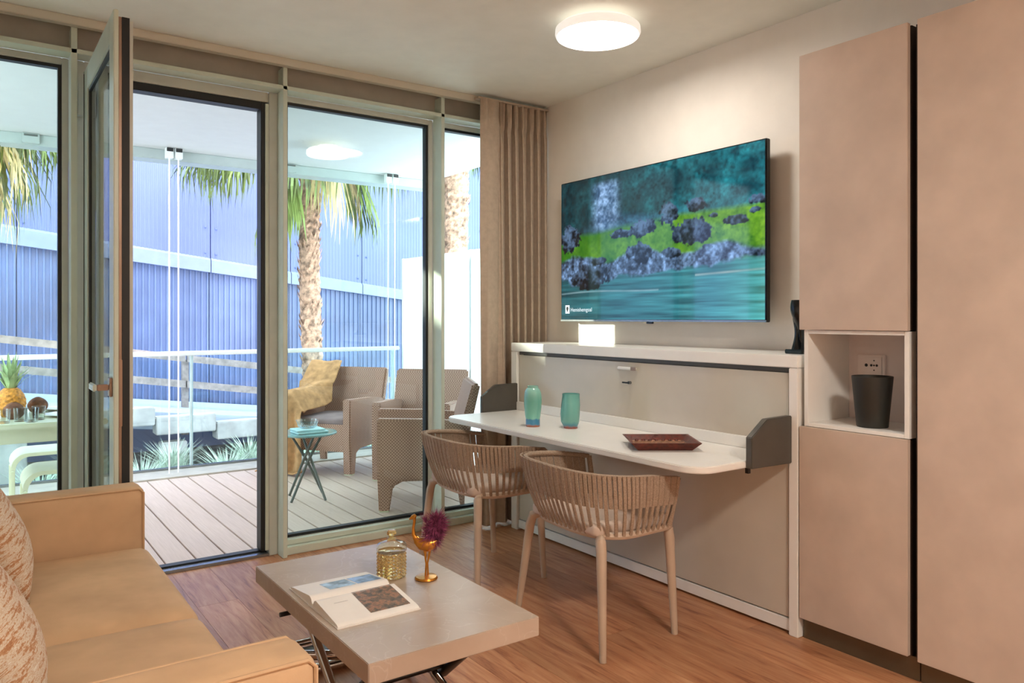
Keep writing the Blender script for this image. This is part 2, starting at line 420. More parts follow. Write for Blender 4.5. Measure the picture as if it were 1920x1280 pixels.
ring(LX0+.006, LX0+.03, LY0+.091, LY1-.111, LZ0+.111, LZ1-.111, .014, .014).build('glazing_gasket', 'gasket', lf)
MB().box(LX0+.012, LX0+.016, LY0+.105, LY1-.125, LZ0+.125, LZ1-.125).build('glass_pane', 'glass', lf)
MB().box(LX0+.019, LX0+.032, LY0-.012, LY0-.001, .90, 1.16).build('lock_case', 'hardware', lf, bevel=.002)
MB().box(LX0+.020, LX0+.030, LY0-.008, LY0-.001, .05, .899).build('lock_strip', 'hardware', lf)
MB().box(LX0+.020, LX0+.030, LY0-.008, LY0-.001, 1.161, 2.45).build('lock_strip', 'hardware', lf)
h = MB().box(LX0-.010, LX0-.0005, LY0+.005, LY0+.055, 1.015, 1.09).build('handle_rose', 'hardware', lf, bevel=.003)
MB().box(LX0-.052, LX0-.0105, LY0+.02, LY0+.042, 1.04, 1.064).build('handle_neck', 'hardware', h, bevel=.003)
MB().box(LX0-.066, LX0-.0525, LY0+.015, LY0+.145, 1.038, 1.066).build('handle_lever', 'alu', h, bevel=.004)

# ================================================================== BALCONY STRUCTURE
PX0, PX1, YR = -4.0, 3.64, 7.12
dk = struct('balcony_deck', box(PX0-.1, PX1+.1, 4.36, 7.2, -.16, -.03), 'darkgap', 'composite deck floor of the balcony')
bd = None; x = PX0-.1
k = 0
while x < PX1+.05:
    if bd is None:
        bd = box(0, .147, 0, 2.40, -.03, 0).build('deck_board', 'deck', dk, bevel=.002); o = bd
    else:
        o = bpy.data.objects.new('deck_board', bd.data); COL.objects.link(o); o.parent = dk
    o.location = (x, 4.362, 0); x += .155
struct('trim_6', box(PX0, PX1, 6.768, 7.19, -.029, .012), 'curb', 'pale edge board along the balcony railing', bevel=.003)
struct('balcony_ceiling', box(PX0-.2, PX1+.3, 4.325, 7.30, 2.75, 2.95), 'extceil', 'white ceiling over the balcony')
struct('trim_7', box(PX0-.2, PX1+.3, 7.02, 7.22, 2.662, 2.75), 'beam', 'pale beam along the edge of the balcony ceiling', bevel=.006)
struct('wall_outside', box(XR+.12, PX1+.3, 4.28, 4.34, -.1, 2.75), 'extceil', 'white outer wall beside the window')

# glass railing
rl = thing('glass_railing', 'glass balcony railing with white top rail', 'railing', (1.4, YR, 0))
MB().box(PX0, PX1-.04, YR-.022, YR+.022, .992, 1.032).build('top_rail', 'railwhite', rl, bevel=.008)
gx = [PX0, 1.58, PX1-.04]
for a, b in zip(gx[:-1], gx[1:]): MB().box(a+.006, b-.006, YR-.006, YR+.006, .03, .991).build('glass_panel', 'glass2', rl)
for a in (1.587, 3.54): MB().box(a-.012, a+.012, YR+.012, YR+.036, .0125, .991).build('post', 'railwhite', rl, bevel=.003)
MB().box(PX0, PX1-.04, YR-.02, YR+.02, .0125, .03).build('bottom_clamp', 'tvsilver', rl)
# blind guides
for i, gxx in enumerate((1.40, 3.42)):
    g = thing('blind_guide', ['pair of bright blind guide rods beyond the open doorway', 'pair of bright blind guide rods beside the frosted screen'][i], 'blind guide', (gxx, 6.93, .0125), 'blind guide rods at the balcony edge')
    for dx in (-.036, .036):
        MB().tube([(gxx+dx, 6.93, .0127), (gxx+dx, 6.93, 2.70)], .0065, 8).build('rod', 'steel', g, smooth=True)
        b = MB().box(gxx+dx-.03, gxx+dx+.03, 6.90, 6.96, 2.66, 2.7495).build('bracket', 'railwhite', g, bevel=.004)
        MB().box(gxx+dx-.025, gxx+dx+.025, 6.893, 6.8995, 2.715, 2.745).build('slot', 'gasket', b)
for i, gxx in enumerate((.38, 2.42)):
    g = thing('blind_housing', ['small grey vent cover on the beam above the palm', 'small grey vent cover on the beam beside the mullion'][i], 'vent cover', (gxx, 7.0, 2.70))
    MB().box(gxx-.06, gxx+.06, 6.985, 7.019, 2.672, 2.748).build('cover', 'beam', g, bevel=.004)
    MB().box(gxx-.045, gxx+.045, 6.980, 6.9845, 2.725, 2.74).build('slot', 'sidetable', g)
# added end wall that blocks sun, then the frosted side screen
struct('wall_balcony', box(PX0-.2, PX0-.02, 4.34, 7.2, -.1, 2.75), 'extceil', 'white wall at the left end of the balcony')
for i, (px, lab) in enumerate(((PX1, 'bright frosted glass screen at the right end of the balcony'),)):
    s = thing('privacy_screen', lab, 'screen', (px, 5.9, 0))
    for a, b in ((4.5, 5.78), (5.80, 7.09)):
        MB().box(px-.008, px+.008, a, b, .03, 1.925).build('frosted_panel', 'frost', s)
    for y in (5.79, 7.1, 4.48):
        MB().box(px-.012, px+.012, y-.012, y+.012, .0, 1.93).build('post', 'railwhite', s)

# ================================================================== BEYOND THE BALCONY
struct('ground', box(-9, 22, 7.35, 13, -.75, -.6), 'ground', 'shaded planted ground below the balcony')
FA = 12.0
bl = thing('neighbouring_building', 'blue corrugated metal building beyond the balcony', 'building', (4, FA, -.6))
zt_ = lambda X: 2.546-.1264*X
zb_ = lambda X: 2.33-.1137*X
zg_ = lambda X: .41-.118*X
def corr(x0, x1, ztop, zbot, pitch, depth, y):
    m = MB(); xs = []; x = x0; n = max(1, int(round((x1-x0)/pitch))); p = (x1-x0)/n
    for i in range(n):
        a = x0+i*p; xs += [(a, 0), (a+.55*p, 0), (a+.65*p, -depth), (a+.9*p, -depth)]
    xs.append((x1, 0))
    vs = []; fs = []
    for (xx, d) in xs: vs += [(xx, y+d, zbot(xx)), (xx, y+d, ztop(xx))]
    for i in range(len(xs)-1): fs.append((2*i, 2*i+2, 2*i+3, 2*i+1))
    return m.add(vs, fs)
for k in range(-4, 12):
    a = .5+1.215*k; b = a+1.203
    up = corr(a, b, lambda X: 4.8, lambda X: zt_(X)-.02, .055, .006, FA-.05).build('upper_panel', 'facade_up', bl)
    rv = MB()
    for xx in (a+.07, b-.07):
        for zz in (zt_(xx)+.1, zt_(xx)+.48, zt_(xx)+1.35):
            rv.add([(xx+.017*math.cos(t*PI/3), FA-.066, zz+.017*math.sin(t*PI/3)) for t in range(6)]+[(xx, FA-.075, zz)], [(t, (t+1) % 6, 6) for t in range(6)])
    rv.build('rivets', 'rivet', up, kind='stuff')
    corr(a, b, lambda X: zb_(X)+.05, lambda X: zg_(X)-.4, .078, .022, FA+.03).build('lower_panel', 'facade_low', bl)
    MB().add([(a, FA-.09, zb_(a)), (b, FA-.09, zb_(b)), (b, FA-.09, zt_(b)), (a, FA-.09, zt_(a)),
              (a, FA+.02, zb_(a)), (b, FA+.02, zb_(b)), (b, FA-.045, zt_(b)+.04), (a, FA-.045, zt_(a)+.04)],
             [(0, 1, 2, 3), (7, 6, 5, 4), (0, 4, 5, 1), (3, 2, 6, 7), (0, 3, 7, 4), (1, 5, 6, 2)]).build('trim_band', 'band', bl)
MB().box(-4.3, 15, FA+.06, FA+1.0, -.6, 4.8).build('core_wall', 'facade_low', bl)
MB().box(-26, -4.36, FA, FA+1.0, -.6, 4.14).build('low_wing', 'facade_low', bl)  # out-of-view block added to cut off the low sun
# ramp with stepped concrete beam
rp = thing('concrete_ramp', 'pale concrete ramp sloping down beside the blue building', 'ramp', (2.5, 9.6, -.6))
MB().add([(x_, y_, z_) for x_ in (-2, 12) for (y_, z_) in ((9.62, .30-.118*x_+.14), (11.98, .40-.118*x_))]+[(x_, y_, z_) for x_ in (-2, 12) for (y_, z_) in ((9.62, .20-.118*x_+.04), (11.98, .28-.118*x_))],
         [(0, 2, 3, 1), (4, 5, 7, 6), (0, 1, 5, 4), (2, 6, 7, 3), (0, 4, 6, 2), (1, 3, 7, 5)]).build('slab', 'rampface', rp)
for (a, b, t) in ((-.8, .3, .50), (.31, 1.70, .31), (1.71, 2.36, .195), (2.37, 3.9, .09), (3.91, 5.4, -.07)):
    MB().box(a, b, 9.38, 9.60, t-.20, t).build('edge_beam', 'concrete', rp, bevel=.01)
for a in (.2, 1.77, 3.9): MB().box(a, a+.28, 9.42, 9.60, -.6, .3-.118*a-.19).build('pier', 'concrete', rp, bevel=.01)
# timber handrail
hr = thing('timber_handrail', 'weathered timber handrail running down the ramp', 'handrail', (2, 10.6, -.3))
def beam(p, q, hw, hh):
    (x0, y0, z0), (x1, y1, z1) = p, q
    return MB().add([(X, Y, Z) for (X, yy, zz) in (p, q) for Y in (yy-hw, yy+hw) for Z in (zz-hh, zz+hh)], [(0, 1, 3, 2), (4, 6, 7, 5), (0, 4, 5, 1), (2, 3, 7, 6), (0, 2, 6, 4), (1, 5, 7, 3)])
for z0 in (1.12, .785):
    for (a, b) in ((-1.6, 2.28), (2.30, 6.2)): beam((a, 10.6, z0-.142*a), (b, 10.6, z0-.142*b), .025, .045).build('rail', 'timber', hr)
for a in (-.6, 2.29, 4.9): MB().box(a-.04, a+.04, 10.63, 10.70, -.2, 1.10-.142*a).build('post', 'timber', hr)

# grass tufts
def tuft(c, n, R, H, label):
    m = MB(); rr = random.Random(int(c[0]*100))
    for i in range(n):
        a = rr.uniform(0, 2*PI); r0 = rr.uniform(0, .05); le = rr.uniform(.7, 1.1); out = rr.uniform(.3, 1)*R
        p0 = Vector((c[0]+r0*math.cos(a), c[1]+r0*math.sin(a), c[2])); p1 = p0+Vector((out*.45*math.cos(a), out*.45*math.sin(a), H*le*.75)); p2 = p0+Vector((out*math.cos(a), out*math.sin(a), H*le*.95))
        s = Vector((-math.sin(a), math.cos(a), 0))*.006
        m.add([p0-s, p0+s, p1+s*.8, p1-s*.8, p2], [(0, 1, 2, 3), (3, 2, 4)])
    tag(m.build('grass_tuft', 'grass', base=c), label, 'grass', 'blue grass tufts below the balcony')
gl = ['tuft of pale blue grass in front of the concrete ramp']
for i, c in enumerate([(.5, 8.0, -.6), (.95, 8.72, -.6), (1.32, 7.95, -.6), (1.75, 8.75, -.6), (2.12, 8.0, -.6), (2.55, 8.7, -.6), (2.92, 7.95, -.6), (3.35, 8.65, -.6), (3.72, 7.95, -.6)]):
    tuft(c, 230, .40, .60, gl[0])

# fan palms
def frond(m, base, az, el, L, droop, rr, nl=26, fan=1.0):
    d = Vector((math.cos(az)*math.cos(el), math.sin(az)*math.cos(el), math.sin(el)))
    tip = base+d*L
    m.tube([base, base+d*L*.5+Vector((0, 0, .04)), tip], [.018, .012, .008], 5)
    side = Vector((-math.sin(az), math.cos(az), 0))
    for i in range(nl):
        t = (i/(nl-1)-.5)*2.4
        ld = (d*math.cos(t)+side*math.sin(t)).normalized(); ln = fan*(.75-.18*abs(t))*rr.uniform(.85, 1.1)
        p1 = tip+ld*ln*.5+Vector((0, 0, -.08*droop)); p2 = tip+ld*ln*.85+Vector((0, 0, -.42*droop*rr.uniform(.8, 1.2))); p3 = p2+Vector((rr.uniform(-.04, .04), rr.uniform(-.04, .04), -.32*droop*rr.uniform(.5, 1.2)))
        s = ld.cross(Vector((0, 0, 1))).normalized()*.02
        m.add([tip, p1-s, p1+s, p2-s*.7, p2+s*.7, p3], [(0, 1, 2), (1, 3, 4, 2), (3, 5, 4)])
def palm(base, r0, H, label, fronds, seed, trunkdraw=True):
    rr = random.Random(seed)
    t = thing('fan_palm', label, 'palm tree', base, 'palms beyond the balcony')
    n = 20; K = int(H/.045); m = MB(); vs = []; fs = []
    for i in range(K+1):
        z = H*i/K; cx = .03*math.sin(z*1.3+seed); 
        for j in range(n):
            a = 2*PI*j/n; rr2 = r0*(1.0+.10*((i+j*.5) % 2 > .9)+rr.uniform(-.05, .09))
            vs.append((base[0]+cx+rr2*math.cos(a), base[1]+rr2*math.sin(a), base[2]+z))
    for i in range(K):
        for j in range(n): fs.append((i*n+j, i*n+(j+1) % n, (i+1)*n+(j+1) % n, (i+1)*n+j))
    m.add(vs, fs).build('trunk', 'trunk', t)
    sk = MB()
    for i in range(int(H*90)):
        z = rr.uniform(.1, H); a = rr.uniform(0, 2*PI); c = Vector((base[0]+.03*math.sin(z*1.3+seed)+r0*math.cos(a), base[1]+r0*math.sin(a), base[2]+z))
        o = Vector((math.cos(a), math.sin(a), 0)); s = Vector((-math.sin(a), math.cos(a), 0))*.022
        sk.add([c-s, c+s, c+o*.035+s*.6+Vector((0, 0, .06)), c+o*.05+Vector((rr.uniform(-.02, .02), 0, .1))], [(0, 1, 2), (0, 2, 3)])
    sk.build('bark_boots', 'trunk', t, kind='stuff')
    top = Vector(base)+Vector((0, 0, H))
    for (az, el, L, dr, fan, dry) in fronds:
        fm = MB(); frond(fm, top+Vector((0, 0, rr.uniform(-.15, .1))), az, el, L, dr, rr, 28, fan)
        fm.build('frond', 'frond_dry' if dry else 'frond', t)
    return t
rf = random.Random(3)
fr1 = [(math.radians(a), math.radians(e), L, 1.0, 1.0, d) for a, e, L, d in ((205, -8, 1.0, 0), (180, -25, .8, 0), (160, -10, .95, 0), (235, -30, .7, 0), (270, -20, .8, 0), (310, -15, .9, 0), (345, -8, 1.0, 0), (20, -10, 1.0, 0), (60, 0, 1.0, 0), (100, 0, 1.0, 0), (130, -5, 1.0, 0), (195, -62, .75, 0), (300, -60, .5, 1), (350, -45, .6, 0), (220, 25, 1, 0), (320, 25, 1, 0), (80, 30, 1, 0), (200, -20, .95, 0), (190, -4, 1.1, 0), (215, -18, .9, 0), (172, -12, 1.0, 0))]
palm((3.452, 9.2, -.6), .115, 4.45, 'slim fan palm seen through the window beside the door', fr1, 1)
fr3 = [(math.radians(a), math.radians(e), L, 1.15, 1.15, d) for a, e, L, d in ((-10, -12, .85, 0), (20, -20, .8, 0), (-40, -22, .75, 1), (-70, -25, .8, 1), (-5, -40, .7, 1), (35, -5, 1, 0), (70, 0, 1, 0), (120, 25, 1, 0), (180, 35, 1, 0), (230, 25, 1, 0), (5, 15, 1, 0), (-25, -5, 1.05, 0), (0, -30, .8, 0), (-20, -32, .75, 1), (12, -8, .95, 0), (45, -25, .8, 0), (-50, -10, 1, 0))]
palm((-.72, 8.6, -.6), .15, 4.3, 'fan palm whose fronds hang beyond the left window', fr3, 2)
fr2 = [(math.radians(a), math.radians(10), 1.0, 1.0, 1.0, 0) for a in (0, 60, 120, 180, 240, 300)]
palm((5.45, 9.1, -.6), .155, 4.6, 'thick sunlit palm trunk above the frosted screen', fr2, 3)

# ================================================================== WALL BED WITH DESK
XB = 2.785; BY0, BY1, BZ = 1.905, 3.958, 1.165
bed = thing('wall_bed', 'white wall bed unit with champagne front panel under the television', 'wall bed', (2.97, 2.93, 0))
MB().box(XB, XR-.005, BY0, BY1, BZ-.052, BZ).build('top_panel', 'white', bed, bevel=.003)
MB().box(XB, XR-.005, BY1-.062, BY1, 0, BZ-.053).build('side_panel', 'white', bed, bevel=.003)
MB().box(XB, XR-.005, BY0, BY0+.044, 0, BZ-.053).build('side_panel', 'white', bed, bevel=.003)
MB().box(XB+.012, XB+.04, BY0+.045, BY1-.063, .012, .062).build('bottom_rail', 'white', bed, bevel=.002)
bp = MB().box(XB+.014, XB+.036, BY0+.052, BY1-.07, .068, BZ-.075).build('front_panel', 'bedpanel', bed, bevel=.002)
MB().box(XB+.05, XR-.01, BY0+.046, BY1-.064, .02, BZ-.055).build('bed_box', 'darkgap', bed)
MB().box(XB+.02, XB+.045, BY0+.045, BY1-.063, BZ-.072, BZ-.054).build('shadow_strip', 'bracket', bed)
hd = MB().box(XB+.001, XB+.0135, 2.85, 2.99, 1.050, 1.066).build('pull_handle', 'white', bp, bevel=.004)
MB().box(XB-.002, XB+.001, 2.85, 2.885, 1.049, 1.067).build('handle_tip', 'hardware', hd)
lk = MB().tube([(XB+.014, 2.90, .985), (XB-.002, 2.90, .985)], .008, 12).build('lock', 'tvsilver', bp, smooth=True)
MB().box(XB-.012, XB-.0022, 2.895, 2.94, .981, .989).build('key', 'blacksteel', lk, bevel=.002)
# folding desk
dsk = thing('folding_desk', 'white fold-out desk shelf with dark end plates', 'desk', (2.5, 2.92, .72))
def rrect(x0, x1, y0, y1, r, n=6):  # rounded at x0 corners
    p = []
    for i in range(n+1):
        a = PI+ (PI/2)*i/n; p.append((x0+r+r*math.cos(a), y0+r+r*math.sin(a)))
    p += [(x1, y0), (x1, y1)]
    for i in range(n+1):
        a = PI/2+(PI/2)*i/n; p.append((x0+r+r*math.cos(a), y1-r+r*math.sin(a)))
    return p
top_pts = [(2.30, 3.895), (2.255, 3.85), (2.235, 3.80)]
MB().prism(rrect(2.245, XB+.012, 1.962, 3.885, .10), 'z', .722, .75).build('desk_top', 'white', dsk, bevel=.004)
MB().box(XB-.012, XB+.012, 1.963, 3.884, .7503, .80).build('rear_lip', 'white', dsk, bevel=.002)
for y0, y1 in ((1.932, 1.9615), (3.8855, 3.912)):
    MB().prism([(2.522, .722), (2.522, .846), (2.622, .912), (XB-.0005, .915), (XB-.0005, .718)], 'y', y0, y1).build('end_plate', 'bracket', dsk, bevel=.003, label='dark grey chamfered end plate')
MB().box(2.53, 2.545, 1.955, 1.97, .70, .7215).build('stop_pin', 'blacksteel', dsk)

# ================================================================== TALL CABINETS
DX = 2.785; DT = .022
c1 = thing('tall_cabinet', 'beige tall cabinet with open niche beside the wall bed', 'cabinet', (2.98, 1.67, 0))
Y0, Y1 = 1.432, 1.895
MB().box(DX+DT+.004, XR-.004, Y0+.018, Y1+.004, 1.275, 2.39).build('upper_carcass', 'darkgap', c1)
MB().box(DX+DT+.004, XR-.004, Y0+.018, Y1+.004, .085, .872).build('lower_carcass', 'darkgap', c1)
MB().box(DX, DX+DT, 1.4525, 1.899, 1.272, 2.396).build('upper_door', 'cabinet', c1, bevel=.0015)
MB().box(DX, DX+DT, 1.4525, 1.899, .088, .876).build('lower_door', 'cabinet', c1, bevel=.0015)
NX0, NX1 = DX+.012, 3.11
ni = MB().box(NX0, NX1, 1.452, 1.470, .878, 1.2705).box(NX0, NX1, 1.866, 1.884, .878, 1.2705).box(NX0, NX1, 1.4705, 1.8655, .878, .893).box(NX0, NX1, 1.4705, 1.8655, 1.2555, 1.2705).build('niche_frame', 'white', c1, bevel=.001)
MB().box(NX1-.016, NX1, 1.4705, 1.8655, .8935, 1.255).build('niche_back', 'niche', c1)
MB().box(2.815, 2.835, Y0-.01, Y1+.003, 0, .084).build('plinth', 'plinth', c1)
sk = thing('wall_socket', 'white power socket inside the cabinet niche', 'socket', (NX1-.02, 1.762, 1.12))
MB().box(NX1-.024, NX1-.0165, 1.700, 1.823, 1.078, 1.166).build('face_plate', 'socket', sk, bevel=.003)
ins = MB().box(NX1-.026, NX1-.0245, 1.715, 1.79, 1.088, 1.156).build('insert', 'socket', sk, bevel=.001)
for (dy, dz, r) in ((0, 0, .004), (.012, 0, .0055), (-.012, 0, .0055), (0, .02, .003), (0, -.02, .003), (.034, 0, .007)):
    MB().tube([(NX1-.0262, 1.748+dy, 1.122+dz), (NX1-.0272, 1.748+dy, 1.122+dz)], r, 8).build('pin_hole', 'gasket', ins)
c2 = thing('tall_cabinet', 'plain full-height beige cabinet at the right edge', 'cabinet', (2.98, 1.0, 0))
MB().box(DX+DT+.004, XR-.004, .56, 1.42, .085, 2.39).build('carcass', 'darkgap', c2)
MB().box(DX, DX+DT, .56, 1.417, .082, 2.396).build('door', 'cabinet', c2, bevel=.0015)
MB().box(2.815, 2.835, .56, 1.418, 0, .084).build('plinth', 'plinth', c2)
MB().box(DX+.02, DX+.025, 1.4175, 1.431, .085, 2.385).build('recessed_grip', 'darkgap', c2)
# waste bin in the niche
def cup(name, c, prof, m, label, cat, n=40):
    return tag(MB().lathe(prof, c, n, cap=False).build(name, m, base=c, smooth=True), label, cat)
cup('tumbler', (2.895, 1.648, .8935), [(.0005, 0), (.056, 0), (.058, .004), (.076, .198), (.0745, .199), (.0725, .197), (.0555, .008), (.0005, .006)], 'blackcup', 'matt black tumbler inside the cabinet niche', 'cup')

# black sculpture on the bed unit
fg = MB()
def tw(z, a):
    return .030+.008*math.sin(3*a+z*22)+.006*math.cos(z*40)
prof = [(1, .205*i/26) for i in range(27)]
c = (2.945, 2.005, BZ+.0)
fg.lathe([(1, z) for (_, z) in [(0, .018+.215*i/30) for i in range(31)]], c, 28, fn=lambda r, z, a: (.020+.012*abs(math.cos(1.0*a+z*16))**.7+.010*math.cos(z*30+.6)))
so = thing('twisted_sculpture', 'small twisted black sculpture between television and cabinet', 'sculpture', c)
fg.build('twisted_body', 'blackglaze', so, smooth=True)
MB().prism([(c[0]-.045, c[1]-.04), (c[0]+.045, c[1]-.04), (c[0]+.045, c[1]+.045), (c[0]-.045, c[1]+.045)], 'z', BZ+.0002, BZ+.0195).build('foot', 'blackglaze', so, bevel=.003)

# ================================================================== TELEVISION
TX = 3.062; TY0, TY1, TZ0, TZ1 = 2.262, 3.800, 1.300, 2.168
tv = thing('television', 'large flat television showing a rocky green lakeside', 'television', (TX, 3.03, TZ0))
MB().box(TX, TX+.03, TY0, TY1, TZ0, TZ1).build('casing', 'tvblack', tv, bevel=.003)
MB().box(TX-.003, TX-.0002, TY0, TY1, TZ0-.0, TZ0+.010).build('lower_bezel', 'tvsilver', tv)
MB().box(TX+.0305, XR-.001, 2.75, 3.3, 1.5, 1.95).build('wall_mount', 'tvblack', tv)
MB().box(TX-.002, TX+.012, 3.0, 3.05, TZ0-.012, TZ0-.0002).build('sensor', 'tvblack', tv, bevel=.003)
NU, NV = 380, 214
uu, vv = np.meshgrid(np.linspace(0, 1, NU), np.linspace(0, 1, NV), indexing='ij')
def vnoise(u, v, sx, sy, seed):
    rs = np.random.RandomState(seed); g = rs.rand(int(sx)+3, int(sy)+3)
    x = u*sx; y = v*sy; xi = x.astype(int); yi = y.astype(int); fx = x-xi; fy = y-yi
    fx = fx*fx*(3-2*fx); fy = fy*fy*(3-2*fy)
    return (g[xi, yi]*(1-fx)+g[xi+1, yi]*fx)*(1-fy)+(g[xi, yi+1]*(1-fx)+g[xi+1, yi+1]*fx)*fy
def fbm(sx, sy, seed, o=4):
    r = 0; a = .5
    for i in range(o): r = r+a*vnoise(uu, vv, sx*2**i, sy*2**i, seed+i); a *= .5
    return r/(1-.5**o)
def C(h): return np.array(lin(h)[:3])
img = np.zeros((NU, NV, 3))
def over(mask, col): 
    global img
    mask = np.clip(mask, 0, 1)[..., None]; img = img*(1-mask)+col*mask
n1 = fbm(14, 8, 1); n2 = fbm(40, 22, 5); n4 = fbm(95, 60, 31, 2); n2 = np.clip(.5+(n2*.6+n4*.4-.5)*1.5, 0, 1); n3 = fbm(6, 4, 9); ns = fbm(6, 60, 13, 3)
tree = C('06202C')+(n1*n2)[..., None]**1.2*2.0*(C('1F7A86')-C('06202C'))
tree = tree*(.45+1.1*np.clip((uu-.35)*1.6, 0, 1))[..., None]+0*C('000000')
img[:] = tree
cl = np.exp(-((uu-.27)/.07)**4)*np.clip((vv-.58)*14, 0, 1)*np.clip((.97-vv)*20, 0, 1)
over(cl*.9, C('23486E')+(n2**2)[..., None]*2.0*(C('8FB3E0')-C('23486E')))
gline = .62+.06*uu+.05*(n3-.5)
g = np.clip((gline-vv)*30, 0, 1)
over(g, C('175F0C')+(n1*n2*2.2)[..., None]*(C('6FA528')-C('175F0C'))*(.35+.6*uu)[..., None])
over(np.clip((gline+.05-vv)*20, 0, 1)*np.clip((vv-gline+.04)*20, 0, 1)*n2*1.4*np.clip(1-abs(uu-.42)*2.6, 0, 1), C('3F6F86'))
def rock(u0, v0, ru, rv, seed, dark=0):
    e = ((uu-u0)/ru)**2+((vv-v0)/rv)**2+ (n2-.5)*1.5
    m_ = np.clip((1-e)*6, 0, 1)
    shade = np.clip(.12+.7*(vv-(v0-rv))/(2*rv)+(n2-.5)*2.0, 0, 1)[..., None]
    over(m_, C('060D16')+shade**1.4*(C('56708F')-C('060D16'))*(1-.5*dark))
for r in ((.055, .585, .062, .105, 0), (.47, .60, .065, .06, 0), (.36, .58, .07, .03, 0), (.60, .665, .045, .075, 0), (.72, .70, .045, .045, 0), (.705, .535, .095, .085, .5), (.89, .575, .05, .03, .4), (.80, .62, .02, .015, 0), (.96, .62, .025, .02, 0), (.78, .44, .03, .015, 0), (.97, .68, .04, .03, 0)):
    rock(r[0], r[1], r[2], r[3], 0, r[4])
water = C('0B2B38')+(ns)[..., None]*1.2*(C('3E8C96')-C('0B2B38'))
water = water*(.55+.9*uu)[..., None]+np.clip((uu-.8)*2.5, 0, 1)[..., None]*C('5F9A5A')*.5
over(np.clip((.37-vv+.04*(n3-.5))*30, 0, 1), water)
shore = np.clip((.44+.03*np.sin(uu*17)+.06*(n1-.5)-vv)*40, 0, 1)*np.clip((vv-.25+.10*(n1-.5)-.09*uu)*40, 0, 1)
over(shore, C('060D16')+(n2**2.2)[..., None]*2.0*(C('6F8FB8')-C('0C1826')))
rock(.47, .44, .055, .07, 0, .2); rock(.41, .45, .03, .04, 0, 0); rock(.17, .30, .12, .09, 0, .5); rock(.23, .41, .04, .03, 0, .4); rock(.61, .42, .05, .035, 0, 0)
over(np.exp(-((vv-.185-.025*uu-.008*np.sin(uu*9))/.005)**2)*.45*(uu < .55)*(.4+n1), C('A9C6CE'))
over(np.exp(-((vv-.27-.05*(uu-.7))/.006)**2)*.4*(uu > .72)*(.4+n1), C('C6DCD8'))
me = bpy.data.meshes.new('screen')
sy0, sy1, sz0, sz1 = TY0+.008, TY1-.006, TZ0+.012, TZ1-.006
vx = np.stack([np.full(uu.shape, -.0006), (sy1+(sy0-sy1)*uu)-3.03, (sz0+(sz1-sz0)*vv)-TZ0], -1).reshape(-1, 3)
ii, jj = np.meshgrid(np.arange(NU-1), np.arange(NV-1), indexing='ij'); a = (ii*NV+jj).ravel()
me.from_pydata(vx.tolist(), [], np.stack([a, a+NV, a+NV+1, a+1], -1).tolist())
ca = me.color_attributes.new('picture', 'FLOAT_COLOR', 'POINT')
ca.data.foreach_set('color', np.concatenate([np.clip(img, 0, 1), np.ones(img.shape[:2]+(1,))], -1).reshape(-1).astype(np.float32))
n = NT('tv_screen'); at = n.add('ShaderNodeAttribute', attribute_name='picture')
n.set(Roughness=.06); n.b.inputs['Base Color'].default_value = (.005, .006, .007, 1); n.link(at.outputs['Color'], n.b.inputs['Emission Color']); n.b.inputs['Emission Strength'].default_value = .56
me.materials.append(n.m)
scr = bpy.data.objects.new('screen', me); COL.objects.link(scr); scr.parent = tv; ORG[scr.name] = ORG[tv.name]
scr['label'] = 'screen picture of boulders, grass and water'
M['caption'] = mk_emit('screen_caption', (.75, .85, .88, 1), .7)
ic = MB().box(TX-.0016, TX-.0008, 3.715, 3.755, TZ0+.048, TZ0+.10).build('caption_icon', 'caption', scr)
MB().add([(TX-.002, 3.735+.011*math.cos(t*PI/6), TZ0+.08+.011*math.sin(t*PI/6)) for t in range(-1, 8)]+[(TX-.002, 3.735, TZ0+.054)], [tuple(range(10))]).build('icon_pin', 'tvblack', scr)
fc = bpy.data.curves.new('caption_text', 'FONT'); fc.body = 'Hemishemgoal'; fc.size = .034; fc.materials.append(M['caption'])
ft = bpy.data.objects.new('caption_text', fc); COL.objects.link(ft); ft.parent = scr
ft.location = (-.0014, 3.705-3.03, .060); ft.rotation_euler = (PI/2, 0, -PI/2)
bpy.context.view_layer.update()
tm = bpy.data.meshes.new_from_object(ft.evaluated_get(bpy.context.evaluated_depsgraph_get()))
f2 = bpy.data.objects.new('caption_lettering', tm); COL.objects.link(f2); f2.parent = scr; f2.location = ft.location; f2.rotation_euler = ft.rotation_euler
bpy.data.objects.remove(ft)

# ================================================================== CEILING LAMPS
def lamp(c, r, label, mat, cat='ceiling lamp'):
    t = thing('ceiling_lamp', label, cat, c)
    MB().lathe([(r*.45, 0), (r*.45, -.03), (r*.9, -.03), (r, -.045), (r*1.01, -.07), (r*.97, -.082), (r*.94, -.07), (r*.9, -.05), (r*.4, -.048)], c, 48).build('shade', 'lampbody', t, smooth=True)
    pts = [(r*.93, -.070), (r*.86, -.078), (r*.70, -.068), (r*.4, -.058), (.002, -.056)]
    MB().lathe(pts, c, 48, cap=False).build('diffuser', mat, t, smooth=True)
    return t
lamp((2.43, 2.74, ZC), .20, 'round white ceiling lamp glowing above the desk', 'lamp')
lamp((1.3, -.6, ZC), .24, 'round white ceiling lamp at the back of the room', 'lamp_back')  # extra lamp behind the camera, added to brighten the room
lamp((2.43, 6.1, 2.75), .175, 'round white lamp on the balcony ceiling', 'lamp_out')

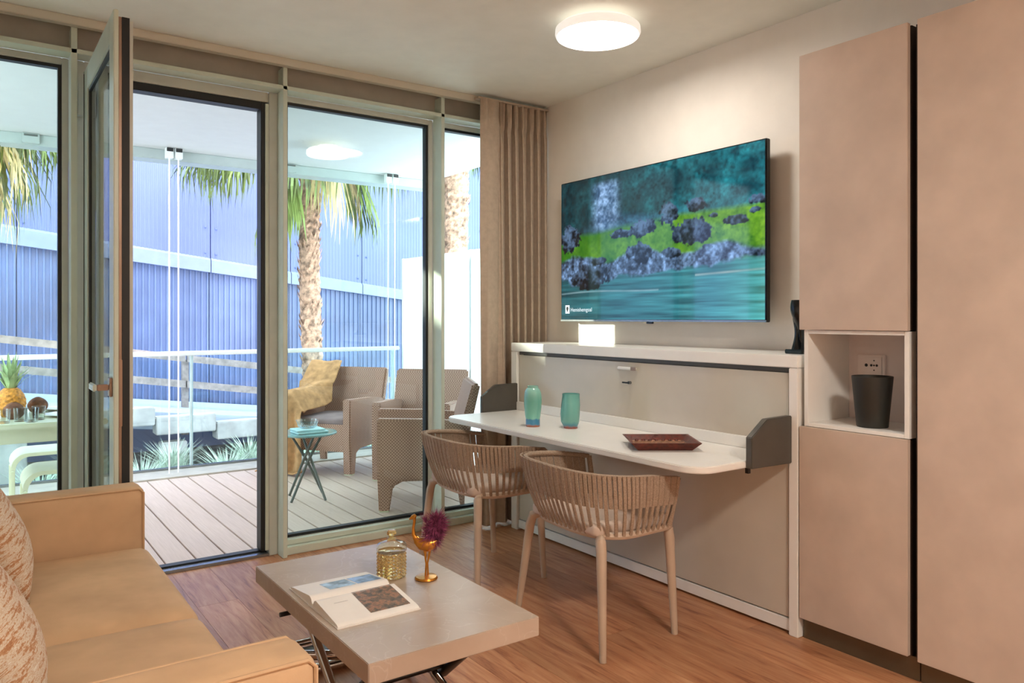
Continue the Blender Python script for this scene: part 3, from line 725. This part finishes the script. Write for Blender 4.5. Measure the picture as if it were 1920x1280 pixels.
# ================================================================== CURTAIN
ct = thing('curtain', 'beige floor-length pleated curtain in the window corner', 'curtain', (2.88, 4.08, 0))
def cfold(u, v, x0, x1, yc, npl, amp, seed, flare=0):
    z = .015+v*2.685; s = u
    x = x0+(x1-x0)*s+ (1-v)*flare*math.sin(6*s+seed)
    a = amp*(1-.55*max(0, (v-.9)/.1))*(.85+.25*math.sin(3.1*v+seed))
    ph = 2*PI*npl*s+ .9*math.sin(2.4*(1-v)+seed+4*s)
    pinch = .012*math.sin(2*PI*npl*2.2*s) if v > .945 else 0
    return (x+.012*math.cos(ph), yc+a*(1-2*abs(math.sin(ph/2))**.7)+pinch, z)
MB().grid(lambda u, v: cfold(u, v, 2.76, 3.155, 4.075, 7, .045, 1.0, .01), 220, 60).build('pleated_panel', 'curtain', ct, smooth=True, angle=180)
MB().grid(lambda u, v: cfold(u, v, 2.60, 2.775, 4.045, 1.15, .024, 2.4, .012), 40, 50).build('leading_fold', 'curtain', ct, smooth=True, angle=180)
MB().box(2.60, 3.16, 4.05, 4.10, 2.699, 2.711).build('heading_tape', 'curtain', ct)

# ================================================================== SOFA
sf = thing('sofa', 'peach suede two-seat sofa facing the coffee table', 'sofa', (.1, 2.25, 0))
SX = .525; SA0, SA1 = 1.355, 3.215
MB().rbox((SX/2-.2, 2.285, .20), (SX/2+.19, .80, .115), .03, sub=6).build('base', 'sofa', sf, smooth=True, angle=180)
for (a, b) in ((3.078, SA1), (SA0, 1.492)):
    ar = MB().rbox(((SX-.37)/2, (a+b)/2, .39), ((SX+.37)/2, (b-a)/2, .31), .028, .004, 10).build('arm', 'sofa', sf, smooth=True, angle=180)
    yy = a+.006 if a > 2 else b-.006
    yf = b-.006 if a > 2 else a+.006
    for q in (a+.007, b-.007):
        MB().tube([(-.32, q, .694), (SX-.02, q, .694), (SX-.006, q, .68), (SX-.006, q, .12)], .0045, 6).build('piping', 'sofa', ar, smooth=True)
MB().rbox((-.29, 2.285, .50), (.10, .93, .40), .05, sub=10).build('backrest', 'sofa', sf, smooth=True, angle=180)
for (a, b) in ((2.288, 3.074), (1.496, 2.282)):
    MB().rbox(((SX-.19)/2+.012, (a+b)/2, .405), ((SX+.19)/2, (b-a)/2, .085), .045, .022, 14).build('seat_cushion', 'sofa', sf, smooth=True, angle=180)
for x_ in (-.3, SX-.08):
    for y_ in (SA0+.08, SA1-.08): MB().tube([(x_, y_, 0), (x_, y_, .088)], .02, 10).build('foot', 'blacksteel', sf)
def pillow(c, size, th, rot, label):
    m = MB(); N = 22; vs = []; fs = []
    for s in (1, -1):
        b = len(vs)
        for i in range(N+1):
            for j in range(N+1):
                u = 2*i/N-1; v = 2*j/N-1; k = (max(0, 1-abs(u)**2.6)*max(0, 1-abs(v)**2.6))**.55
                pin = 1-.07*(abs(u)*(1-abs(v)**2)*0+ (1-u*u)*abs(v)+ (1-v*v)*abs(u))
                vs.append((s*th*k, u*size*pin, v*size*pin))
        for i in range(N):
            for j in range(N): fs.append((b+i*(N+1)+j, b+(i+1)*(N+1)+j, b+(i+1)*(N+1)+j+1, b+i*(N+1)+j+1))
    o = m.add(vs, fs).build('cushion', 'pillow', smooth=True, angle=180)
    bm = bmesh.new(); bm.from_mesh(o.data); bmesh.ops.remove_doubles(bm, verts=bm.verts, dist=.0008); bmesh.ops.recalc_face_normals(bm, faces=bm.faces); bm.to_mesh(o.data); bm.free()
    o.location = c; o.rotation_euler = rot
    return tag(o, label, 'cushion', 'rust and cream cushions on the sofa')
pillow((.03, 2.76, .71), .215, .085, (math.radians(3), math.radians(-28), 0), 'rust and cream cushion leaning at the far end of the sofa')
pillow((.005, 1.90, .70), .215, .09, (math.radians(-3), math.radians(-28), 0), 'rust and cream cushion leaning at the near end of the sofa')

# ================================================================== COFFEE TABLE
tb = thing('coffee_table', 'greige marble coffee table on chrome scissor legs', 'coffee table', (1.125, 2.33, 0))
TZ = .42
MB().box(.845, 1.402, 1.845, 2.812, TZ-.058, TZ).build('table_top', 'marble', tb, bevel=.002)
MB().box(.93, 1.32, 1.98, 2.02, TZ-.085, TZ-.0585).build('sub_frame', 'blacksteel', tb)
MB().box(.93, 1.32, 2.64, 2.68, TZ-.085, TZ-.0585).build('sub_frame', 'blacksteel', tb)
MB().tube([(.83, 2.5, TZ-.075), (.93, 2.5, TZ-.075)], .008, 8).build('release_knob', 'blacksteel', tb, smooth=True)
for x_ in (.95, 1.30):
    MB().tube([(x_, 1.80, .022), (x_, 1.98, .022), (x_, 2.30, .10), (x_, 2.62, TZ-.09)], .016, 10).build('scissor_leg', 'chrome', tb, smooth=True)
    MB().tube([(x_+.034, 2.80, .022), (x_+.034, 2.62, .022), (x_+.034, 2.30, .10), (x_+.034, 2.02, TZ-.09)], .016, 10).build('scissor_leg', 'blacksteel', tb, smooth=True)
def arcbar(y0, y1, x0, x1, bow):
    return [(x0+(x1-x0)*i/12, y0+bow*math.sin(PI*i/12), .0205) for i in range(13)]
MB().tube(arcbar(1.80, 1.80, .72, 1.54, .06), .02, 10).build('floor_bar', 'chrome', tb, smooth=True)
MB().tube(arcbar(2.80, 2.80, .72, 1.54, -.06), .02, 10).build('floor_bar', 'chrome', tb, smooth=True)
MB().tube([(.93, 2.30, .13), (1.34, 2.30, .13)], .014, 8).build('cross_bar', 'blacksteel', tb, smooth=True)
MB().tube([(.80, 2.72, .15), (.88, 2.65, .15), (.96, 2.59, .148), (1.04, 2.545, .145), (1.13, 2.515, .14), (1.24, 2.505, .135), (1.34, 2.505, .13)], .017, 10).build('curved_arm', 'chrome', tb, smooth=True)
MB().tube([(.86, 2.70, .15), (1.34, 2.71, .14)], .012, 10).build('straight_arm', 'chrome', tb, smooth=True)
MB().box(.94, 1.32, 2.60, 2.68, .125, .140).build('link_plate', 'blacksteel', tb)

# open book
bk = thing('open_book', 'open photo book lying on the coffee table', 'book', (1.0, 2.305, TZ))
BX0, BX1 = .868, 1.134
def page(s, off=0):
    def fn(u, v, x0=BX0, x1=BX1, a=0, b=1):
        t = a+(b-a)*v; y = 2.305+s*(.004+.196*t)
        z = TZ+.006+.022*(1-t)**.35*min(1, t*9)**.5*(1-.55*t)+.005*(1-t)+off
        return (x0+(x1-x0)*u, y, z)
    return fn
MB().box(BX0-.003, BX1+.003, 2.100, 2.510, TZ+.0002, TZ+.003).build('cover', 'paper', bk)
for s in (1, -1):
    f = page(s); N = 24; m = MB(); prof = [(f(0, i/N)[1], f(0, i/N)[2]) for i in range(N+1)]
    poly = prof+[(prof[-1][0], TZ+.0032), (prof[0][0], TZ+.0032)]
    pg = m.prism(poly, 'x', BX0, BX1).build('page_block', 'paper', bk, smooth=True, angle=30)
    fo = page(s, .0006)
    if s == 1:
        MB().grid(lambda u, v: fo(u, v, .945, 1.035, .22, .72), 6, 10).build('photo_print', plain('print_blue_a', '8FA9BC', .5, vary=.35, vs_=22), pg, smooth=True)
        MB().grid(lambda u, v: fo(u, v, 1.04, 1.125, .22, .72), 6, 10).build('photo_print', plain('print_blue_b', '86A4C4', .5, vary=.3, vs_=25), pg, smooth=True)
    else:
        n = NT('print_dark'); g_ = n.noise(n.coord(), 45, 6, .65, .1)
        n.link(n.ramp(g_, [(.35, '4A4642'), (.5, '7A6656'), (.58, 'A8785C'), (.68, '6A5C50')]), n.b.inputs['Base Color']); n.set(Roughness=.5)
        MB().grid(lambda u, v: fo(u, v, .985, 1.118, .10, .86), 6, 10).build('photo_print', n.m, pg, smooth=True)
        for k in range(7):
            MB().grid(lambda u, v: fo(u, v, .91, .955, .32+.03*k, .338+.03*k), 2, 2).build('text_line', plain('print_grey', 'C9C4C0', .6), pg) if k < 1 else None

# cut-glass bottle
bt = thing('glass_decanter', 'amber cut-glass decanter on the coffee table', 'bottle', (1.20, 2.43, TZ))
bc = (1.20, 2.43, TZ+.0005)
KB, NB = 30, 14; vs_b = []; fs_b = []
for j in range(NB+1):
    for i in range(KB):
        an = 2*PI*i/KB; rr_ = .0525 if (i+j) % 2 == 0 else .0485
        vs_b.append((bc[0]+rr_*math.cos(an), bc[1]+rr_*math.sin(an), bc[2]+.004+.084*j/NB))
for j in range(NB):
    for i in range(KB):
        i2 = (i+1) % KB; a0, a1, b0, b1 = j*KB+i, j*KB+i2, (j+1)*KB+i, (j+1)*KB+i2
        fs_b += [(a0, a1, b0), (a1, b1, b0)] if (i+j) % 2 == 0 else [(a0, a1, b1), (a0, b1, b0)]
fs_b += [tuple(range(KB))[::-1], tuple(range(NB*KB, NB*KB+KB))]
MB().add(vs_b, fs_b).build('cut_glass_body', 'amber', bt)
MB().lathe([(.050, .0885), (.0525, .092), (.0525, .104), (.049, .113), (.036, .118), (.019, .121), (.0150, .125), (.0150, .129)], bc, 40).build('shoulder', 'palebottle', bt, smooth=True, angle=60)
MB().lathe([(.001, .1295), (.016, .1295), (.017, .132), (.010, .135), (.010, .142), (.016, .146), (.017, .154), (.012, .160), (.001, .161)], bc, 24, cap=False).build('stopper', 'amber', bt, smooth=True)

# gold ostrich
oc = (1.285, 2.335, TZ)
os_ = thing('ostrich_figurine', 'gold ostrich figurine with plum feather tail on the coffee table', 'figurine', oc)
Rv = Vector((.817, -.576, 0)); Fv = Vector((.576, .817, 0))
def op(r, z, f=0): return tuple(Vector(oc)+Rv*r*.95+Fv*f+Vector((0, 0, z*.9)))
MB().lathe([(.001, .0003), (.036, .0003), (.040, .004), (.036, .010), (.015, .013), (.001, .013)], oc, 32, cap=False).build('base_disc', 'gold', os_, smooth=True)
for s in (-1, 1):
    MB().tube([op(.004*s+.002, .0125, .004*s), op(.002+.002*s, .06, .005*s), op(.004+.007*s, .10, .006*s), op(.004+.009*s, .125, .006*s)], [.0035, .003, .0045, .009], 8).build('leg', 'gold', os_, smooth=True)
MB().tube([op(-.042, .165), op(-.034, .148), op(-.018, .136), op(.004, .133), op(.026, .138), op(.044, .150)], [.006, .014, .022, .026, .020, .006], 14).build('body', 'gold', os_, smooth=True)
nk = MB().tube([op(-.036, .152), op(-.046, .170), op(-.047, .195), op(-.043, .220), op(-.043, .232)], [.011, .007, .005, .005, .006], 10).build('neck', 'gold', os_, smooth=True)
MB().tube([op(-.036, .238), op(-.042, .239), op(-.050, .236), op(-.062, .228)], [.005, .010, .008, .0015], 10).build('head', 'gold', os_, smooth=True)
fe = MB(); rr = random.Random(5)
for i in range(3200):
    a = rr.uniform(0, 2*PI); t = rr.random(); c0 = Vector(op(.014+.026*t, .155+.075*t-.012*rr.random()))
    up = Vector((0, 0, 1)); d = (Rv*(math.cos(a)*.9+.35)+up*(math.sin(a)*1.0+.15)+Fv*rr.uniform(-.7, .7)).normalized()
    L = rr.uniform(.022, .058); s = d.cross(Vector((rr.uniform(-1, 1), rr.uniform(-1, 1), rr.uniform(-1, 1)))).normalized()*.00075
    p1 = c0+d*L*.6; p2 = c0+d*L+Vector((rr.uniform(-.006, .006), rr.uniform(-.006, .006), rr.uniform(-.008, .004)))
    fe.add([c0-s, c0+s, p1+s, p1-s, p2], [(0, 1, 2, 3), (3, 2, 4)])
for i in range(60):
    c0 = Vector(op(-.0, .215)); d = (Rv*rr.uniform(-.9, .2)+Vector((0, 0, 1))*rr.uniform(.3, 1)+Fv*rr.uniform(-.4, .4)).normalized(); s = Rv*.0009
    fe.add([c0-s, c0+s, c0+d*rr.uniform(.02, .05)], [(0, 1, 2)])
fe.build('feather_tail', 'feather', os_, kind='stuff', label='fluffy plum feather tail')

# ================================================================== DESK OBJECTS
def dimple(seed, amp, k):
    return lambda r, z, a: r*(1+amp*math.sin(k*a+z*seed)*math.sin(min(1, z/.2)*PI))
va = (2.42, 3.24, .7502); vb = (2.545, 3.08, .7502)
pa = [(.001, 0), (.036, 0), (.038, .004), (.038, .04), (.040, .06), (.043, .12), (.045, .155), (.043, .180), (.036, .196), (.028, .203), (.029, .210), (.030, .213), (.026, .213), (.025, .203), (.03, .18), (.03, .02), (.001, .018)]
tag(MB().lathe(pa, va, 48, fn=dimple(26, .10, 2), cap=False).build('ceramic_vase', 'glazeA', base=va, smooth=True), 'tall celadon vase with blue band on the desk', 'vase')
pb = [(.001, 0), (.036, 0), (.037, .010), (.042, .020), (.0485, .034), (.050, .07), (.048, .12), (.045, .165), (.0455, .178), (.042, .178), (.0415, .16), (.045, .06), (.04, .03), (.001, .02)]
tag(MB().lathe(pb, vb, 48, fn=dimple(18, .10, 3), cap=False).build('ceramic_tumbler', 'glazeB', base=vb, smooth=True), 'short dented celadon cup vase on the desk', 'vase')
# carved tray
tr = thing('carved_tray', 'carved red-brown wooden tray on the desk', 'tray', (2.50, 2.40, .7502), local=True)
hw, hd_, H = .152, .135, .036
def fr_ring(w, d, z): return [(-w, -d, z), (w, -d, z), (w, d, z), (-w, d, z)]
rings = [fr_ring(hw-.035, hd_-.035, 0), fr_ring(hw, hd_, H), fr_ring(hw-.010, hd_-.010, H), fr_ring(hw-.040, hd_-.040, .008)]
m = MB(); m.add(sum(rings, []), [(3, 2, 1, 0)]+[(i*4+j, i*4+(j+1) % 4, (i+1)*4+(j+1) % 4, (i+1)*4+j) for i in range(3) for j in range(4)]+[(12, 13, 14, 15)])
m.build('tray_body', 'wood_dark', tr, bevel=.0015)
m = MB(); m.add(sum([fr_ring(hw-.0105, hd_-.0105, H-.001), fr_ring(hw-.0385, hd_-.0385, .0095)], []), [(0, 1, 5, 4), (1, 2, 6, 5), (2, 3, 7, 6), (3, 0, 4, 7), (4, 5, 6, 7)])
m.build('carved_lining', plain('carved_lining_wood', '7E5A44', .4, vary=.5, vs_=70, bump=.8, bscale=90), tr)
for i in range(7):
    x_ = -.09+.03*i
    MB().lathe([(.011, 0), (.009, .004), (.002, .006)], (x_, hd_-.030, .012), 10).build('carved_rosette', 'wood_dark', tr)
tr.rotation_euler = (0, 0, -math.radians(35))

# ================================================================== ROPE CHAIRS
def rope_chair(loc, rz, label):
    t = thing('rope_chair', label, 'chair', loc, 'rope chairs at the fold-out desk', local=True)
    # rim curve (U open to +x)
    def U(sx, sy, xf, xb, n=90):
        pts = []
        xm = -.03
        for i in range(12): pts.append((xf+(xm-xf)*i/12, -(sy*.93+(sy-sy*.93)*i/12)))
        for i in range(n+1):
            ph = -PI/2+PI*i/n; c_, s_ = math.cos(ph), math.sin(ph)
            pts.append((xm+(xb-xm)*abs(c_)**.72, sy*math.copysign(abs(s_)**.72, s_)))
        for i in range(1, 13): pts.append((xm+(xf-xm)*i/12, (sy+(sy*.93-sy)*i/12)))
        L = [0]
        for a, b in zip(pts[:-1], pts[1:]): L.append(L[-1]+math.dist(a, b))
        def at(s):
            s = s*L[-1]
            for k in range(len(L)-1):
                if L[k+1] >= s or k == len(L)-2:
                    f = (s-L[k])/max(1e-9, L[k+1]-L[k]); p, q = pts[k], pts[k+1]
                    return Vector((p[0]+(q[0]-p[0])*f, p[1]+(q[1]-p[1])*f, 0))
        return at
    R = U(0, .325, .165, -.275); B = U(0, .27, .16, -.20)
    zr = lambda x_: .688-.075*x_-.02*max(0, x_)*4
    rim = []
    for i in range(61):
        p = R(i/60); rim.append((p.x, p.y, zr(p.x)))
    MB().tube(rim, .0105, 8).build('top_rim', 'rope', t, smooth=True)
    zb = .455
    base = [(B(i/60).x, B(i/60).y, zb) for i in range(61)]
    fr_ = [(.16+.05*math.sin(PI*i/14), .251*math.cos(PI*i/14), zb) for i in range(1, 14)]
    MB().tube(base+fr_, .0155, 8, closed=True).build('seat_rail', 'chairframe', t, smooth=True)
    N = 38
    def strap(s, t1, inset, name, wdt):
        p = R(s); b = B(s); top = Vector((p.x, p.y, zr(p.x)+.009)); bot = Vector((b.x, b.y, zb-.004))
        e = .004; tg = (R(min(1, s+e))-R(max(0, s-e))).normalized(); out = Vector((tg.y, -tg.x, 0))
        tb_ = (B(min(1, s+e))-B(max(0, s-e))).normalized()
        if out.dot(Vector((p.x+.03, p.y, 0))) < 0: out = -out
        pts = []
        for k in range(5):
            q = t1*k/4; c_ = top.lerp(bot, q)+out*(.012*math.sin(PI*q)+.011*(1-q)+.008-inset); tt = tg.lerp(tb_, q).normalized()*wdt/2
            pts += [c_-tt, c_+tt, c_+tt*.8+out*.005, c_-tt*.8+out*.005]
        fs = [(0, 1, 2, 3)[::-1], (16, 17, 18, 19)]
        for k in range(4):
            for j in range(4): fs.append((k*4+j, k*4+(j+1) % 4, k*4+4+(j+1) % 4, k*4+4+j))
        MB().add(pts, fs).build(name, 'rope', t, smooth=True, angle=50)
    for i in range(N):
        strap((i+.5)/N, 1.0, 0, 'rope_strap', .0155)
        if i < N-1: strap((i+1)/N, .52, .003, 'rope_loop', .0175)
    for s in (0, 1):
        p = R(s); b = B(s); MB().tube([(b.x+.004, b.y, zb), (p.x+.004, p.y, zr(p.x))], [.014, .012], 8).build('arm_post', 'rope', t, smooth=True)
    MB().rbox((-.01, 0, .478), (.195, .235, .028), .024, .012, 8).build('seat_pad', 'seatpad', t, smooth=True, angle=180)
    MB().prism([(.19, -.24), (.19, .24), (-.15, .24), (-.19, .1), (-.19, -.1), (-.15, -.24)], 'z', .443, .4535).build('seat_base', 'chairframe', t)
    for s in (-1, 1):
        MB().tube([(-.165, .215*s, .452), (-.185, .245*s, .440), (-.192, .258*s, .40), (-.225, .31*s, .0)], [.015, .021, .021, .0135], 12).build('leg', 'chairframe', t, smooth=True)
        MB().tube([(.165, .228*s, .452), (.175, .238*s, .440), (.18, .24*s, .40), (.20, .25*s, .0)], [.015, .021, .021, .0135], 12).build('leg', 'chairframe', t, smooth=True)
    t.rotation_euler = (0, 0, rz)
    return t
rope_chair((2.225, 2.495, 0), math.radians(-4), 'sand rope chair nearer the camera at the fold-out desk')
rope_chair((2.20, 3.36, 0), math.radians(-3), 'sand rope chair nearer the curtain at the fold-out desk')

# ================================================================== BALCONY FURNITURE
def armchair(loc, rz, label):
    t = thing('wicker_armchair', label, 'armchair', loc, 'wicker armchairs on the balcony', local=True)
    W, D = .325, .58     # half width, depth; front at x=0, back at x=-D (faces +x)
    side = [(0, 0), (-.012, .0), (-.07, 0), (-.095, .17), (-.16, .205), (-.45, .205), (-.53, .17), (-.56, 0), (-D, 0), (-D-.03, .60), (-.40, .622), (.012, .635), (.014, .30)]
    for s in (-1, 1):
        a, b = (s*W, s*(W-.075)); a, b = min(a, b), max(a, b)
        ap = MB().prism(side, 'y', a, b).build('arm', 'wicker', t, bevel=.01)
        MB().box(-.066, -.004, a+.005, b-.005, .0, .012).build('foot_cap', 'outtable', ap)
    bp_ = [(-D+.085, .36), (-D-.0, .36), (-D-.115, .86), (-D-.06, .87)]
    MB().prism(bp_, 'y', -W-.0, W+.0).build('backrest', 'wicker', t, bevel=.015)
    MB().prism([(-.012, .19), (-.012, .42), (-D+.03, .40), (-D+.03, .30), (-.06, .30), (-.06, .19)], 'y', -W+.076, W-.076).build('seat', 'wicker', t, bevel=.008)
    MB().rbox((-.29, 0, .435), (.265, W-.085, .032), .028, .01, 8).build('seat_cushion', plain('mauve_seat_pad', '8F7F80', .9), t, smooth=True, angle=180)
    t.rotation_euler = (0, 0, rz)
    return t
# facing direction angle in world: atan2(dy,dx)
def place(corner, facing, side, label):
    rz = math.atan2(facing[1], facing[0]); W = .325
    # local front corner (0, side*W) -> corner
    lx, ly = 0, side*W
    x = corner[0]-(lx*math.cos(rz)-ly*math.sin(rz)); y = corner[1]-(lx*math.sin(rz)+ly*math.cos(rz))
    return armchair((x, y, 0), rz, label), rz, (x, y)
ch1, rz1, lc1 = place((2.60, 6.02), (-.8, -.6), 1, 'wicker armchair with a camel throw over its arm')
place((2.66, 5.74), (-.70, -.71), -1, 'wicker armchair in the corner before the frosted screen')
place((2.262, 4.772), (-.9, .44), 1, 'wicker armchair nearest the window, seen from its side')
# throw over arm of chair 1
def thr(u, v):
    # from the top corner of the back, forward along the arm, over its front end and down to the deck
    path = [(-.62, .915), (-.53, .84), (-.44, .74), (-.30, .70), (-.14, .69), (-.02, .685), (.045, .65), (.06, .50), (.075, .30), (.09, .12), (.115, .025), (.17, .018)]
    k = u*(len(path)-1); i = min(int(k), len(path)-2); f = k-i
    x = path[i][0]+(path[i+1][0]-path[i][0])*f; z = path[i][1]+(path[i+1][1]-path[i][1])*f
    hang = min(1, max(0, (u-.5)*5)); w_ = 2*v-1
    y = -.285+w_*(.16+.05*u)+.02*math.sin(u*9)
    if hang < 1: z -= (1-hang)*.16*max(0, abs(w_)-.35)**1.2*1.6*(u > .2)
    x += hang*.026*(1+math.sin(v*19+u*3))*(1 if u < .9 else .4); z += (1-hang)*.006*math.sin(v*9+u*5)+(.012*math.sin(v*14) if u > .92 else 0)
    return (x, y, max(.014, z))
th = MB().grid(thr, 60, 50).build('throw_blanket', 'blanket', smooth=True, angle=180)
th.location = (lc1[0], lc1[1], 0); th.rotation_euler = (0, 0, rz1)
md = th.modifiers.new('thickness', 'SOLIDIFY'); md.thickness = .012; md.offset = 1
tag(th, 'camel throw draped over a wicker armchair down to the deck', 'blanket')
# round side table
rt = thing('side_table', 'small round side table with crossed legs on the balcony', 'side table', (2.02, 5.47, 0))
MB().lathe([(.001, .468), (.20, .468), (.212, .474), (.212, .482), (.207, .486), (.001, .486)], (2.02, 5.47, 0), 48, cap=False).build('table_top', 'sidetop', rt, smooth=True, angle=30)
for k in range(4):
    a = k*PI/2+.5; b = a+PI*.85
    MB().tube([(2.02+.17*math.cos(a), 5.47+.17*math.sin(a), 0), (2.02+.03*math.cos(a+.8), 5.47+.03*math.sin(a+.8), .27), (2.02+.12*math.cos(b), 5.47+.12*math.sin(b), .4675)], [.009, .01, .009], 8).build('leg', 'sidetable', rt, smooth=True)
np_ = thing('napkin_stack', 'folded aqua napkins on the round side table', 'napkins', (2.0, 5.44, .4862))
MB().rbox((2.02, 5.43, .494), (.115, .09, .0075), .005, sub=4).build('napkin', 'napkin', np_, smooth=True)
MB().rbox((2.01, 5.44, .509), (.105, .085, .0072), .005, sub=4).build('napkin', 'napkin', np_, smooth=True)
def bowl(name, c, r, hgt, m, label, cat, k=1):
    tag(MB().lathe([(.001, 0), (r*.55, 0), (r*.8, hgt*.25), (r*.98, hgt), (r*.94, hgt), (r*.75, hgt*.3), (r*.5, hgt*.12), (.001, hgt*.12)], c, 32, cap=False).build(name, m, base=c, smooth=True), label, cat)
bowl('glass_bowl', (2.01, 5.44, .5168), .085, .06, 'glassware', 'clear glass bowl on the aqua napkins', 'bowl')

# outdoor dining table
ot = thing('dining_table', 'pale green metal dining table on the balcony', 'table', (.0, 5.3, 0))
MB().box(-.75, .64, 4.88, 5.66, .718, .75).build('table_top', 'outtable', ot, bevel=.008)
MB().box(-.70, .60, 4.93, 5.61, .64, .7175).build('apron', 'outtable', ot, bevel=.004)
for x_ in (-.68, .55):
    for y_ in (4.95, 5.56): MB().box(x_, x_+.035, y_, y_+.035, 0, .639).build('leg', 'outtable', ot, bevel=.006)
def stool(cx, cy, lab):
    t = thing('bench_stool', lab, 'stool', (cx, cy, 0), 'pale green stools at the balcony table')
    w_, d_, H, r = .19, .17, .45, .09
    pts = [(-w_, 0), (-w_, H-r)]+[(-w_+r-r*math.cos(a*PI/12), H-r+r*math.sin(a*PI/12)) for a in range(1, 7)]
    pts = pts+[(-p, q) for p, q in pts[::-1]]
    inner = [(p*(1-.022/w_) if True else p, q if q < .02 else q-.022) for p, q in pts]
    prof = [(cx+p, q) for p, q in pts]+[(cx+p, q) for p, q in inner[::-1]]
    m = MB()
    n = len(pts)
    vs = []
    for (p, q) in pts: vs += [(cx+p, cy-d_, q), (cx+p, cy+d_, q)]
    for (p, q) in inner: vs += [(cx+p, cy-d_, q), (cx+p, cy+d_, q)]
    # seat sheet only for the upper part
    lo = 1; hi = n-2
    fs = []
    for i in range(lo, hi):
        fs += [(2*i, 2*i+2, 2*i+3, 2*i+1), (2*n+2*i, 2*n+2*i+1, 2*n+2*i+3, 2*n+2*i+2), (2*i, 2*n+2*i, 2*n+2*i+2, 2*i+2), (2*i+1, 2*i+3, 2*n+2*i+3, 2*n+2*i+1)]
    fs += [(2*lo, 2*lo+1, 2*n+2*lo+1, 2*n+2*lo), (2*hi, 2*n+2*hi, 2*n+2*hi+1, 2*hi+1)]
    m.add(vs, fs).build('seat', 'outtable', t, smooth=True)
    for sx in (-1, 1):
        for sy in (-1, 1):
            x0 = cx+sx*w_; x1 = cx+sx*(w_-.022); y0 = cy+sy*d_; y1 = cy+sy*(d_-.05)
            MB().box(min(x0, x1), max(x0, x1), min(y0, y1), max(y0, y1), 0, H-r-.0225).build('leg', 'outtable', t, bevel=.003)
    return t
stool(.40, 6.0, 'pale green stool on the far side of the balcony table')
stool(.43, 5.27, 'pale green stool tucked under the balcony table')
# pineapple
pc = (.19, 5.30, .7502)
pn = thing('pineapple', 'ripe pineapple standing on the balcony table', 'pineapple', pc)
def pskin(r, z, a):
    k = 10; w_ = abs(((a*k/(2*PI)+z*36) % 1)-.5)+abs(((a*k/(2*PI)-z*36) % 1)-.5); return r*(1+.10*(.5-w_))
prof = [(.001, 0)]+[(.076*math.sin(PI*(.12+.80*i/40))**.55, .165*i/40) for i in range(41)]+[(.001, .165)]
MB().lathe(prof, pc, 90, fn=pskin, cap=False).build('fruit', 'pine', pn, smooth=True, angle=60)
rr = random.Random(11)
for i in range(30):
    a = i*2.4; ring_ = i/30; L = .10+.11*ring_; out = .09*(1-ring_)+.012; z0 = pc[2]+.152+.02*ring_
    d = Vector((math.cos(a), math.sin(a), 0)); s = Vector((-math.sin(a), math.cos(a), 0))*.013; p0 = Vector((pc[0], pc[1], z0))+d*.014
    p1 = p0+d*out*.5+Vector((0, 0, L*.6)); p2 = p0+d*out*1.2+Vector((0, 0, L))
    MB().add([p0-s, p0+s, p1+s*.9, p1-s*.9, p2, p0-d*.004], [(0, 1, 2, 3), (3, 2, 4), (0, 3, 5), (1, 5, 2)]).build('crown_leaf', 'pinecrown', pn)
for i, (x_, y_) in enumerate(((.20, 5.16), (.33, 5.42))):
    tag(MB().lathe([(.001, 0)]+[(.055*math.sin(PI*(.08+.9*k/12))**.6, .095*k/12) for k in range(13)], (x_, y_, .7502), 20, cap=False).build('coconut', 'coconut', base=(x_, y_, .7502), smooth=True), ['brown coconut in front of the pineapple', 'brown coconut behind the pineapple'][i], 'coconut', 'coconuts on the balcony table')
for i, (x_, y_) in enumerate(((.145, 4.99), (.225, 5.03), (.275, 4.97), (.312, 5.05))):
    c_ = (x_, y_, .7502)
    tag(MB().lathe([(.001, 0), (.03, 0), (.034, .075), (.032, .075), (.0285, .008), (.001, .008)], c_, 24, cap=False).build('drinking_glass', 'glassware', base=c_, smooth=True),
        ['water glass leftmost on the balcony table', 'water glass before the coconut on the balcony table', 'water glass nearest the table edge on the balcony', 'water glass rightmost on the balcony table'][i], 'glass', 'water glasses on the balcony table')
for i, (x_, y_) in enumerate(((.46, 5.16), (.47, 5.50))):
    c_ = (x_, y_, .7502)
    tag(MB().lathe([(.001, 0), (.07, 0), (.115, .014), (.113, .017), (.07, .005), (.001, .005)], c_, 36, cap=False).build('dinner_plate', 'plate', base=c_, smooth=True), ['white plate on the near side of the balcony table', 'white plate on the far side of the balcony table'][i], 'plate', 'plates on the balcony table')
